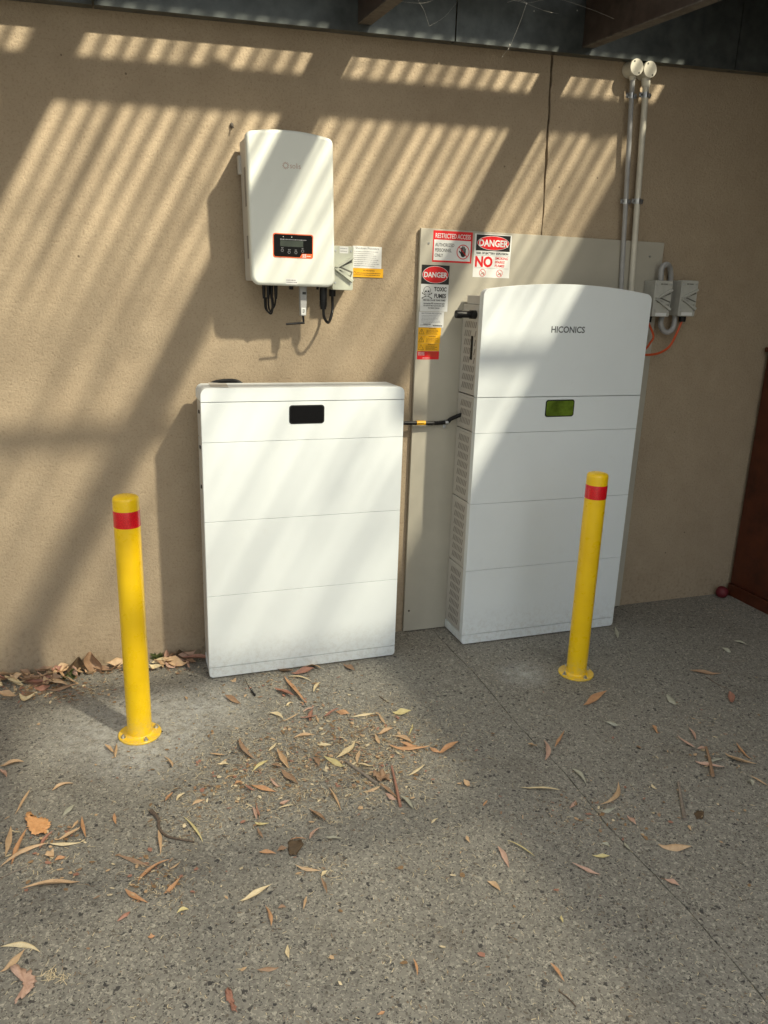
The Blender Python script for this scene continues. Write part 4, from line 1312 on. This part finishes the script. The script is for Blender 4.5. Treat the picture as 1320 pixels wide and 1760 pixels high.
LV = """0 1321 42 1314 9 tan 3|0 1325 12 1340 10 pin|89 1361 127 1349 6 tan 4|52 1361 25 1405 6 tan|19 1422 9 1474 12 tan 2|47 1427 20 1490 11 ora
92 1433 68 1463 10 red|84 1452 0 1494 10 tan -7|141 1405 148 1442 10 ora|100 1447 139 1425 12 tan|85 1453 143 1449 7 cre|134 1412 122 1428 6 tan
107 1405 129 1385 8 gry|77 1477 92 1465 12 tan|94 1484 114 1476 8 ora|197 1400 200 1419 9 ora|180 1284 197 1298 7 tan|201 1281 198 1306 9 tan|283 1302 297 1322 8 tan 3
272 1430 276 1473 10 tan|284 1380 297 1365 9 ora|303 1378 318 1366 8 cre|199 1471 262 1492 7 bro|237 1520 292 1482 11 ora 7|291 1497 310 1483 6 tan|281 1540 311 1511 9 ora
37 1535 138 1522 14 tan 6|215 1531 255 1556 12 ora|201 1586 224 1569 11 red|304 1572 325 1565 7 yel|1 1631 70 1640 10 cre 10|0 1676 44 1636 11 tan|254 1612 267 1610 7 ora
386 1197 415 1212 8 bro|489 1165 527 1212 10 ora|472 1186 506 1201 9 red|495 1165 536 1173 4 cre 3|539 1192 551 1175 6 cre|493 1216 502 1210 5 cre|463 1229 487 1239 5 cre 4
485 1242 513 1228 4 tan|521 1228 541 1217 6 pin|533 1243 538 1220 10 red|515 1235 546 1233 6 red|547 1245 542 1231 7 tan|504 1271 542 1264 6 tan|412 1273 440 1309 12 bro -6
360 1297 387 1299 6 tan|373 1316 394 1317 5 cre|435 1327 460 1308 9 yel|476 1290 498 1325 13 tan|467 1315 486 1321 9 bro|460 1294 475 1280 6 cre|537 1304 548 1320 11 bro
475 1152 505 1158 8 bro|500 1160 540 1151 8 red|520 1147 552 1152 7 tan|590 1144 610 1156 7 bro|556 1237 583 1223 9 red|577 1225 601 1231 8 ora|601 1235 646 1230 4 cre
649 1226 663 1248 5 tan|674 1226 707 1224 9 yel -3|709 1246 702 1267 6 yel|648 1266 676 1256 9 tan|644 1264 652 1282 10 tan|678 1268 709 1280 6 tan|666 1285 739 1289 9 ora -2
687 1280 717 1286 8 ora|739 1286 759 1294 7 ora|753 1298 788 1278 11 ora|577 1307 610 1276 10 cre -5|556 1304 593 1321 9 yel|619 1294 614 1317 9 tan|615 1316 642 1319 7 cre
650 1350 684 1375 7 bro|625 1363 654 1354 5 tan|662 1367 682 1378 8 pin|688 1371 711 1394 9 gry|702 1335 730 1317 8 cre|741 1418 754 1409 4 cre|564 1353 586 1396 6 tan
785 1350 793 1347 6 tan|797 1345 808 1355 10 tan|544 1282 570 1284 5 cre|532 1392 560 1414 12 bro|386 1343 410 1335 6 tan|404 1351 418 1347 9 ora|422 1352 440 1361 8 red
432 1351 476 1363 8 ora|465 1342 485 1356 8 pin|483 1326 512 1352 13 bro|434 1389 441 1412 8 pin|441 1384 447 1406 8 red|438 1417 463 1419 7 yel|443 1424 453 1444 8 bro
480 1386 499 1381 8 pin|477 1393 505 1385 4 cre|532 1446 550 1425 9 pin|498 1445 527 1444 5 ora|445 1467 475 1470 7 ora|476 1467 494 1459 8 bro|559 1443 589 1447 7 gry
507 1490 553 1501 7 tan|552 1509 563 1498 7 cre|551 1512 562 1541 7 bro|412 1553 467 1524 10 cre|330 1386 352 1376 6 tan|315 1405 349 1451 8 yel 4
456 1559 466 1595 10 ora 4|527 1544 521 1567 6 tan|495 1626 497 1650 11 cre|441 1670 480 1665 9 bro|648 1747 661 1742 9 ora|478 1565 492 1564 7 bro
1002 1215 1043 1190 9 ora|1145 1198 1168 1215 9 gry|1253 1193 1257 1212 13 red|1040 1245 1068 1250 6 gry|970 1258 953 1288 8 ora|934 1275 936 1310 13 pin 7
983 1323 1007 1350 8 gry|893 1357 963 1362 7 cre 2|1062 1347 1030 1387 12 tan 12|978 1392 990 1377 7 pin|1033 1397 1057 1393 7 gry|1077 1403 1093 1420 7 pin|1163 1267 1195 1290 5 pin
1183 1253 1195 1275 6 pin|1197 1290 1213 1287 8 pin|1207 1315 1243 1307 6 gry|1193 1312 1245 1323 6 pin|1245 1298 1300 1318 9 tan -4|1265 1280 1295 1310 5 ora
1287 1335 1321 1353 4 tan|1288 1343 1293 1353 9 gry|1120 1350 1130 1358 5 cre|1184 1420 1188 1430 6 tan|1122 1248 1130 1263 7 ora|907 1282 923 1283 8 tan
1057 1081 1061 1102 9 gry|1183 1156 1240 1161 5 bro|1240 1117 1256 1125 5 gry 2|1261 1105 1286 1111 5 gry|855 1457 875 1495 10 pin 2|837 1517 860 1535 9 tan
1017 1472 1048 1474 7 yel|982 1485 1033 1506 6 pin|1130 1454 1188 1458 13 tan -3|1142 1512 1168 1525 9 pin|802 1440 808 1452 7 tan|710 1650 717 1680 7 ora|945 1658 970 1691 8 ora
965 1575 968 1588 7 yel|1073 1450 1085 1465 6 gry|830 1387 838 1377 6 ora|870 1447 920 1476 4 yel 3|1033 1452 1046 1458 6 gry|395 1172 405 1168 4 tan|318 1199 321 1206 6 tan"""
for item in LV.replace('\n', '|').split('|'):
    f = item.split()
    if len(f) < 6: continue
    leaf(*[float(x) for x in f[:5]], f[5], float(f[6]) if len(f) > 6 else rl.uniform(-2.5, 2.5), twist=rl.uniform(-0.3, 0.3), lift=rl.uniform(0.002, 0.006))

# ragged flat pieces: outline in photo pixels laid on the ground, curled and given thickness
def ragged(name, label, pts, mat, zl, cat, curl=0.02):
    bm = bmesh.new()
    P = [GP(u, v) for (u, v) in pts]
    c = sum(P, Vector()) / len(P)
    rr = max((p - c).length for p in P)
    rnd = random.Random(int(pts[0][0]))
    outer = []
    m = len(P)
    for i in range(m):
        a, b = P[i], P[(i + 1) % m]
        for k in range(6):
            p = a.lerp(b, k / 6) + Vector((rnd.uniform(-1, 1), rnd.uniform(-1, 1), 0)) * rr * 0.075
            outer.append(p)
    rings = []
    for s in (1.0, 0.7, 0.35):
        rings.append([bm.verts.new(c + (p - c) * s + Vector((0, 0, zl + curl * ((p - c).length * s / rr) ** 2 * (0.6 + 0.5 * math.sin(i * 0.7)) + rnd.uniform(0, 0.0006)))) for i, p in enumerate(outer)])
    k = len(outer)
    for a, b in zip(rings, rings[1:]):
        for i in range(k):
            bm.faces.new((a[i], a[(i + 1) % k], b[(i + 1) % k], b[i]))
    cv = bm.verts.new(c + Vector((0, 0, zl)))
    for i in range(k): bm.faces.new((rings[-1][i], rings[-1][(i + 1) % k], cv))
    bmesh.ops.recalc_face_normals(bm, faces=bm.faces[:])
    o = mesh_obj(name, bm, mat, smooth=True, wn_mod=False, angle=60)
    sm = o.modifiers.new('thick', 'SOLIDIFY'); sm.thickness = 0.0012; sm.offset = -1
    return tag(o, label, cat)
ragged('bark_flake', 'bright orange ragged bark flake near the left edge of the paving', [(44, 1409), (51, 1399), (56, 1406), (75, 1409), (87, 1417), (84, 1427), (78, 1438), (58, 1440), (51, 1430), (47, 1421)], MAT['bark'], 0.006, 'bark', 0.010)
ragged('dead_leaf', 'large pinkish crumpled leaf with a long tail, bottom left corner', [(21, 1668), (41, 1666), (60, 1679), (63, 1689), (56, 1693), (57, 1702), (40, 1720), (24, 1731), (42, 1698), (33, 1679)], LEAF['pin'][0], 0.004, 'leaf', 0.012)
ragged('bark_flake', 'dark olive-brown bark flake lying alone in the middle of the paving', [(495, 1448), (518, 1446), (521, 1453), (510, 1471), (499, 1472), (495, 1463)], LEAF['dar'][0], 0.003, 'bark', 0.004)
ragged('bark_flake', 'rounded brown bark curl lying against the broken grey stick', [(641, 1338), (647, 1330), (658, 1330), (668, 1335), (670, 1343), (660, 1347), (648, 1345)], LEAF['bro'][0], 0.004, 'bark', 0.022)
ragged('bark_flake', 'narrow rust-red bark sliver near the bottom edge of the photo', [(388, 1706), (393, 1700), (400, 1706), (402, 1722), (407, 1740), (402, 1743), (396, 1730), (389, 1718)], LEAF['red'][0], 0.003, 'bark', 0.006)
ragged('bark_flake', 'dark brown crumb of bark in the shaded right-hand paving', [(1193, 1399), (1200, 1394), (1211, 1398), (1208, 1408), (1197, 1409)], LEAF['dar'][0], 0.002, 'bark', 0.004)

def twig(name, label, pts, r, mat, taper=(1, 0.7), rz=None):
    bm = bmesh.new()
    tube(bm, [GP(u, v) + Vector((0, 0, (rz or r) * 1.0)) for (u, v) in pts], r, 8, 6, taper=taper)
    rnd = random.Random(int(pts[0][0]))
    for v in bm.verts: v.co += Vector((rnd.uniform(-1, 1), rnd.uniform(-1, 1), rnd.uniform(-0.6, 1))) * r * 0.12
    o = mesh_obj(name, bm, mat, smooth=True, wn_mod=False, angle=60)
    return tag(o, label, 'twig')
twig('curved_twig', 'dark hooked twig curving across the sunny paving left of centre', [(259, 1396), (268, 1404), (273, 1413), (273, 1424), (282, 1436), (298, 1443), (334, 1449)], 0.0052, MAT['twig'], (1.2, 0.5))
twig('straight_stick', 'broken grey stick lying in the leaf litter at the centre', [(594, 1311), (615, 1326), (647, 1349)], 0.0058, MAT['greystick'], (0.7, 1.1))
twig('straight_stick', 'grey-brown stick lying alone in the shaded right-hand paving', [(1166, 1347), (1170, 1375), (1177, 1411)], 0.0062, MAT['greystick'], (0.8, 1.0))
twig('bark_strip', 'long red-brown bark strip crossing the end of the broken stick', [(673, 1319), (680, 1350), (688, 1388)], 0.0052, LEAF['red'][0], (0.7, 1.0))
twig('bark_strip', 'brown bark strip standing upright across pale leaves on the right paving', [(1213, 1288), (1219, 1310), (1224, 1337)], 0.0062, LEAF['bro'][0], (0.7, 1.1), 0.010)
twig('thin_twig', 'thin brown twig lying in the pale foreground right of centre', [(960, 1704), (976, 1716), (990, 1731)], 0.0018, MAT['twig'])
twig('thin_twig', 'short dark twig just above the leaf litter, right of its centre', [(652, 1197), (659, 1203), (668, 1209)], 0.0024, MAT['twig'])
twig('thin_twig', 'dark fine twig in shade near the right edge, below a long brown leaf', [(1214, 1164), (1232, 1176), (1250, 1184)], 0.0018, MAT['twig'])
twig('thin_twig', 'very thin pale stem curving at the left edge below a long tan leaf', [(0, 1512), (22, 1500), (52, 1489)], 0.0018, MAT['greystick'])
twig('thin_twig', 'straight pale stem lying in deep shade on the right', [(1240, 1137), (1284, 1138)], 0.0014, MAT['greystick'])
twig('thin_twig', 'fine horizontal twig in the litter left of the two-tone leaf pair', [(350, 1352), (382, 1352)], 0.0014, MAT['twig'])
twig('cable_tie', 'black plastic spike lying on the paving in front of the shorter battery', [(421, 1167), (427, 1179), (433, 1189)], 0.0018, MAT['black'], (0.6, 1.2))
twig('cable_tie_head', 'thick black end of the plastic spike before the shorter battery', [(432.5, 1189), (438, 1197)], 0.0048, MAT['black'], (0.8, 1.0))
twig('thin_twig', 'short dark twig poking out from under the sunny bollard plate', [(266, 1252), (279, 1259)], 0.0035, MAT['black'])

# merge the spike head into its spike as a part
sp = [o for o in bpy.data.objects if o.name.startswith('cable_tie')]
head = [o for o in sp if 'head' in o.name][0]; spike = [o for o in sp if 'head' not in o.name][0]
head.parent = spike; head.name = 'spike_head'; spike.name = 'plastic_spike'
for k in ('label', 'category'):
    if k in head: del head[k]
spike['category'] = 'plastic spike'

# pile of leaves along the foot of the wall at the left
pile = [(o_u, o_v) for (o_u, o_v) in []]
rp = random.Random(21)
cols = ['tan', 'pin', 'bro', 'tan', 'tan', 'cre', 'red', 'bro']
WPILE = []
for i in range(64):
    if i < 40:
        u = rp.gauss(70, 48); u = abs(u)
        base_v = 1166 - u * 0.112
        v = base_v + 2 + abs(rp.gauss(0, 17)) * (1.2 if u < 120 else 0.5)
    else:
        u = rp.uniform(110, 345); base_v = 1166 - u * 0.112
        v = base_v + 3 + abs(rp.gauss(0, 7))
    a = rp.gauss(0, 0.45) + (0.0 if rp.random() < 0.8 else 1.2)
    l = rp.uniform(14, 46) if i % 3 else rp.uniform(30, 60)
    du, dv = l / 2 * math.cos(a), l / 2 * math.sin(a) * 0.55
    v0, v1 = max(v - dv, 1168 - (u - du) * 0.112), max(v + dv, 1168 - (u + du) * 0.112)
    cc = rp.choice(cols)
    o = leaf(u - du, v0, u + du, v1, rp.uniform(5, 10), cc, rp.uniform(-4, 4), lift=rp.uniform(0.002, 0.024), curl=0.4, tip=0.6, twist=rp.uniform(-0.6, 0.6))
    LEAFOBJ.pop()
    WPILE.append((u, v, o, cc, l))
def ordinal(n): return {1: 'first', 2: 'second', 3: 'third'}.get(n, None)
seen = {}
for (u, v, o, cc, l) in sorted(WPILE, key=lambda q: q[0]):
    zone = 'heap at left wall foot' if u < 105 else ('line behind the sunny bollard' if u < 240 else 'shadow by the shorter battery')
    seen[(cc, zone)] = seen.get((cc, zone), 0) + 1
    k = seen[(cc, zone)]
    od = 'leftmost such' if k == 1 else ('%s such from left' % ({2: '2nd', 3: '3rd'}.get(k, '%dth' % k)))
    tag(o, '%s dead leaf in the %s, %s' % (LEAF[cc][1], zone, od), 'leaf', 'dead leaves along the foot of the wall')

# standing curled leaves in the pile
def standing(u, v, w, h, colr, label, lean=0.3, seed=1):
    """broad leaf propped against the wall, base at photo pixel (u,v) on the ground"""
    p = GP(u, v)
    rnd = random.Random(seed)
    bm = bmesh.new()
    rows = []
    for i in range(9):
        t = i / 8
        ww = w * math.sin(PI * (0.12 + 0.8 * t)) ** 0.7
        row = []
        for k in range(7):
            q = k / 6 * 2 - 1
            row.append(bm.verts.new(p + Vector((q * ww / 2 + 0.15 * w * math.sin(3 * t + seed), lean * h * t - 0.45 * w * (q * q) + 0.1 * w * math.sin(5 * t), max(0.001, h * t * (1 - 0.1 * q * math.sin(seed)))))))
        rows.append(row)
    for a, b in zip(rows, rows[1:]):
        for k in range(6): bm.faces.new((a[k], a[k + 1], b[k + 1], b[k]))
    o = mesh_obj('curled_leaf', bm, LEAF[colr][0], smooth=True, wn_mod=False, angle=180)
    tag(o, label, 'leaf')
standing(162, 1154, 0.066, 0.085, 'bro', 'broad brown curled leaf standing up behind the wall-foot leaves', 0.25, 2)
standing(133, 1158, 0.060, 0.068, 'dar', 'dark folded leaf leaning up, left of the broad brown curled one', 0.35, 4)
standing(122, 1163, 0.060, 0.036, 'gre', 'dark green leaf at the foot of the wall among brown ones', 0.2, 5)
standing(312, 1137, 0.060, 0.055, 'dar', 'dark leaf tipped up in the shadow left of the shorter battery', 0.25, 7)
standing(288, 1136, 0.022, 0.050, 'pin', 'small pinkish leaf standing beside the green weed at the wall foot', 0.2, 9)

# little weed
wd = bmesh.new()
rw = random.Random(8)
c = GP(272, 1134)
for i in range(46):
    a = rw.uniform(0, 2 * PI); l = rw.uniform(0.012, 0.05)
    e = c + Vector((math.cos(a) * l, min(0.0, math.sin(a) * l * 0.5), rw.uniform(0.006, 0.042)))
    b0_ = c + Vector((rw.uniform(-0.02, 0.02), rw.uniform(-0.006, 0.004), 0.001))
    s = Vector((0.0022, 0.001, 0.001))
    m_ = b0_.lerp(e, 0.55) + Vector((0, 0, 0.008))
    wd.faces.new([wd.verts.new(q) for q in (b0_, m_ - s, e)])
    wd.faces.new([wd.verts.new(q) for q in (b0_, e, m_ + s)])
o = mesh_obj('small_weed', wd, LEAF['gre'][0], smooth=False)
tag(o, 'small green weed sprouting at the wall foot right of the sunny bollard', 'weed')

# labels for the single leaves: look + nearest landmark, told apart by order of distance
LMK = [('the orange bark flake', 66, 1420), ('the dark hooked twig', 280, 1430), ('the sunny bollard base', 238, 1270), ('the black plastic spike', 430, 1182),
       ('the broken grey stick', 625, 1333), ('the dark olive bark flake', 507, 1459), ('the rust-red bark sliver', 397, 1721), ('the shaded bollard base', 991, 1160),
       ('the grey-brown stick', 1171, 1380), ('the upright brown bark strip', 1218, 1312), ('the brown cupboard', 1290, 1060), ('the thin foreground twig', 975, 1718),
       ('the pinkish tailed leaf', 45, 1697), ('the heap centre', 560, 1265), ('the paving joint\'s dark middle', 1060, 1440), ('the lit foreground middle', 800, 1480)]
NAMES2 = {'the heap centre': 'the centre of the leaf litter', 'the paving joint\'s dark middle': 'the middle of the paving joint', 'the lit foreground middle': 'the bare paving right of centre'}
from collections import defaultdict
grp = defaultdict(list)
for rec in LEAFOBJ:
    o, u, v, L, W_, cc, lab, cat = rec
    nm, lu, lv = min(LMK, key=lambda q: math.hypot(q[1] - u, (q[2] - v) * 1.3))
    du, dv = u - lu, v - lv
    side = ('right of' if du > 0 else 'left of') if abs(du) > abs(dv) * 1.2 else ('below' if dv > 0 else 'above')
    size = 'tiny' if L < 0.045 else 'short' if L < 0.075 else 'long' if L > 0.13 else 'mid-sized'
    shape = 'broad' if W_ > L * 0.36 else ('thin' if W_ < L * 0.13 else '')
    key = (size, LEAF[cc][1], shape, side, NAMES2.get(nm, nm))
    grp[key].append((math.hypot(du, dv), o))
for key, lst in grp.items():
    lst.sort(key=lambda q: q[0])
    size, cw_, shape, side, nm = key
    for i, (_, o) in enumerate(lst):
        words = [size, cw_] + ([shape] if shape else []) + ['leaf', side, nm]
        s = ' '.join(words)
        if len(lst) > 1:
            s += ', closest to it' if i == 0 else (', farther out' if len(lst) == 2 else ', %s closest' % (ordinal(i + 1) or ('%dth' % (i + 1))))
        tag(o, s, 'leaf', 'fallen gum leaves on the paving')

# straw and crumbs: nobody could count these
def litter():
    rnd = random.Random(77)
    bm = bmesh.new()
    def straw(u, v, l, w, mi):
        p = GP(u, v)
        if p.y > -0.002: return
        if LX0 < p.x < LX1 and p.y > LYF: return
        if RX0 < p.x < RX1 and p.y > RYF: return
        a = rnd.uniform(0, PI)
        d = Vector((math.cos(a), math.sin(a), 0)) * l / 2
        s = Vector((-math.sin(a), math.cos(a), 0)) * w / 2
        k = s.normalized() * rnd.uniform(-0.3, 0.3) * l
        z = Vector((0, 0, rnd.uniform(0.001, 0.004)))
        A = [p - d + z, p + k * 0.6 + z + Vector((0, 0, l * 0.08)), p + d + z]
        prev = None
        for q in A:
            row = (bm.verts.new(q - s), bm.verts.new(q + s))
            if prev:
                f = bm.faces.new((prev[0], row[0], row[1], prev[1])); f.material_index = mi
            prev = row
    def cluster(n, cu, cv, su, sv, l0, l1, dark=0.35):
        for _ in range(n):
            mi = 1 if rnd.random() < dark else 0
            straw(rnd.gauss(cu, su), rnd.gauss(cv, sv), rnd.uniform(l0, l1), rnd.uniform(0.0007, 0.0017), mi)
    cluster(2600, 560, 1295, 115, 55, 0.005, 0.026)
    cluster(700, 640, 1275, 50, 28, 0.005, 0.024, 0.3)
    cluster(800, 430, 1345, 80, 40, 0.004, 0.02)
    cluster(260, 480, 1170, 50, 14, 0.004, 0.016)
    cluster(220, 610, 1350, 55, 25, 0.004, 0.02)
    cluster(200, 320, 1400, 40, 30, 0.004, 0.02)
    cluster(120, 90, 1470, 40, 25, 0.005, 0.02)
    cluster(160, 270, 1515, 40, 25, 0.005, 0.022)
    cluster(80, 560, 1490, 25, 20, 0.005, 0.02)
    cluster(220, 1020, 1400, 60, 26, 0.003, 0.014, 0.5)
    cluster(90, 780, 1480, 60, 30, 0.004, 0.018, 0.2)
    cluster(420, 90, 1185, 60, 14, 0.004, 0.02, 0.6)
    cluster(220, 230, 1150, 60, 6, 0.004, 0.014, 0.6)
    cluster(90, 1230, 1240, 60, 30, 0.004, 0.016, 0.4)
    cluster(60, 1240, 1050, 25, 8, 0.004, 0.016, 0.4)
    cluster(40, 95, 1680, 14, 8, 0.01, 0.03, 0.1)
    def frag(u, v, r, mi):
        p = GP(u, v)
        if p.y > -0.006 or (LX0 - .01 < p.x < LX1 + .01 and p.y > LYF - .01) or (RX0 - .01 < p.x < RX1 + .01 and p.y > RYF - .01): return
        a0 = rnd.uniform(0, PI); st_ = rnd.uniform(0.25, 0.8)
        tl_ = (rnd.uniform(-0.4, 0.4), rnd.uniform(-0.4, 0.4))
        vs = []
        for k in range(5):
            a = 2 * PI * k / 5
            x, y = r * math.cos(a) * rnd.uniform(0.7, 1.2), r * st_ * math.sin(a) * rnd.uniform(0.6, 1.2)
            q = Vector((x * math.cos(a0) - y * math.sin(a0), x * math.sin(a0) + y * math.cos(a0), 0))
            vs.append(bm.verts.new(p + q + Vector((0, 0, 0.002 + r * 0.3 + 0.5 * (q.x * tl_[0] + q.y * tl_[1])))))
        f = bm.faces.new(vs); f.material_index = mi
    for (n_, cu, cv, su, sv) in ((260, 75, 1178, 40, 14), (420, 560, 1290, 100, 45), (120, 640, 1280, 45, 26), (120, 430, 1350, 80, 40), (60, 270, 1500, 45, 28), (70, 90, 1460, 45, 30), (160, 100, 1180, 70, 12), (70, 230, 1152, 60, 5), (60, 1020, 1400, 70, 28), (60, 1220, 1300, 60, 50), (60, 500, 1180, 60, 14), (90, 660, 1450, 400, 170)):
        for _ in range(n_):
            frag(rnd.gauss(cu, su), rnd.gauss(cv, sv), rnd.uniform(0.003, 0.011), rnd.choice((0, 1, 2, 3, 4, 1)))
    for _ in range(1500):
        straw(rnd.uniform(-20, 1340), rnd.uniform(1130, 1780), rnd.uniform(0.003, 0.014), rnd.uniform(0.0008, 0.0018), 1 if rnd.random() < 0.4 else 0)
    for _ in range(140):   # along the wall foot on the right
        u = rnd.uniform(690, 1250)
        straw(u, 1166 - 0.116 * u + abs(rnd.gauss(0, 4)) + 2, rnd.uniform(0.003, 0.012), 0.001, 1)
    o = mesh_obj('leaf_litter', bm, [MAT['straw'], MAT['strawdark'], LEAF['tan'][0], LEAF['red'][0], LEAF['bro'][0]], smooth=False)
    tag(o, 'fine straw and crumbs strewn over the paving', 'litter', kind='stuff')
litter()

# dead leaves caught on the roof sheets, seen only by the shadows they throw
def roof_litter():
    rnd = random.Random(5)
    bm = bmesh.new()
    spots = [(1.80, -0.43, 0.05, 5), (1.02, -0.6, 0.03, 2), (0.72, -0.37, 0.02, 1), (1.5, -1.0, 0.05, 4), (0.9, -1.3, 0.06, 4), (2.2, -1.1, 0.05, 4), (1.9, -1.9, 0.08, 6), (0.6, -1.9, 0.06, 4), (2.45, -0.5, 0.03, 2), (1.3, -2.6, 0.1, 6), (2.3, -2.6, 0.1, 6), (1.25, -0.37, 0.02, 1)]
    for (x, y, r, n) in spots:
        for _ in range(n):
            c = Vector((x + rnd.gauss(0, r), y + rnd.gauss(0, r), 0))
            a = rnd.uniform(0, PI); L = rnd.uniform(0.05, 0.12); w = rnd.uniform(0.012, 0.022)
            z = 2.848 + zx(c.x, c.y)
            d = Vector((math.cos(a), math.sin(a), 0)) * L / 2; s_ = Vector((-math.sin(a), math.cos(a), 0)) * w / 2
            pts = [c - d, c - d * 0.3 - s_, c + d * 0.4 - s_ * 0.8, c + d, c + d * 0.4 + s_, c - d * 0.3 + s_ * 0.9]
            bm.faces.new([bm.verts.new(p + Vector((0, 0, z + 0.004 * math.sin(i)))) for i, p in enumerate(pts)])
    o = mesh_obj('roof_leaf_litter', bm, LEAF['bro'][0], smooth=False)
    tag(o, 'dead leaves lying about on top of the clear roof', 'litter', kind='stuff')
roof_litter()
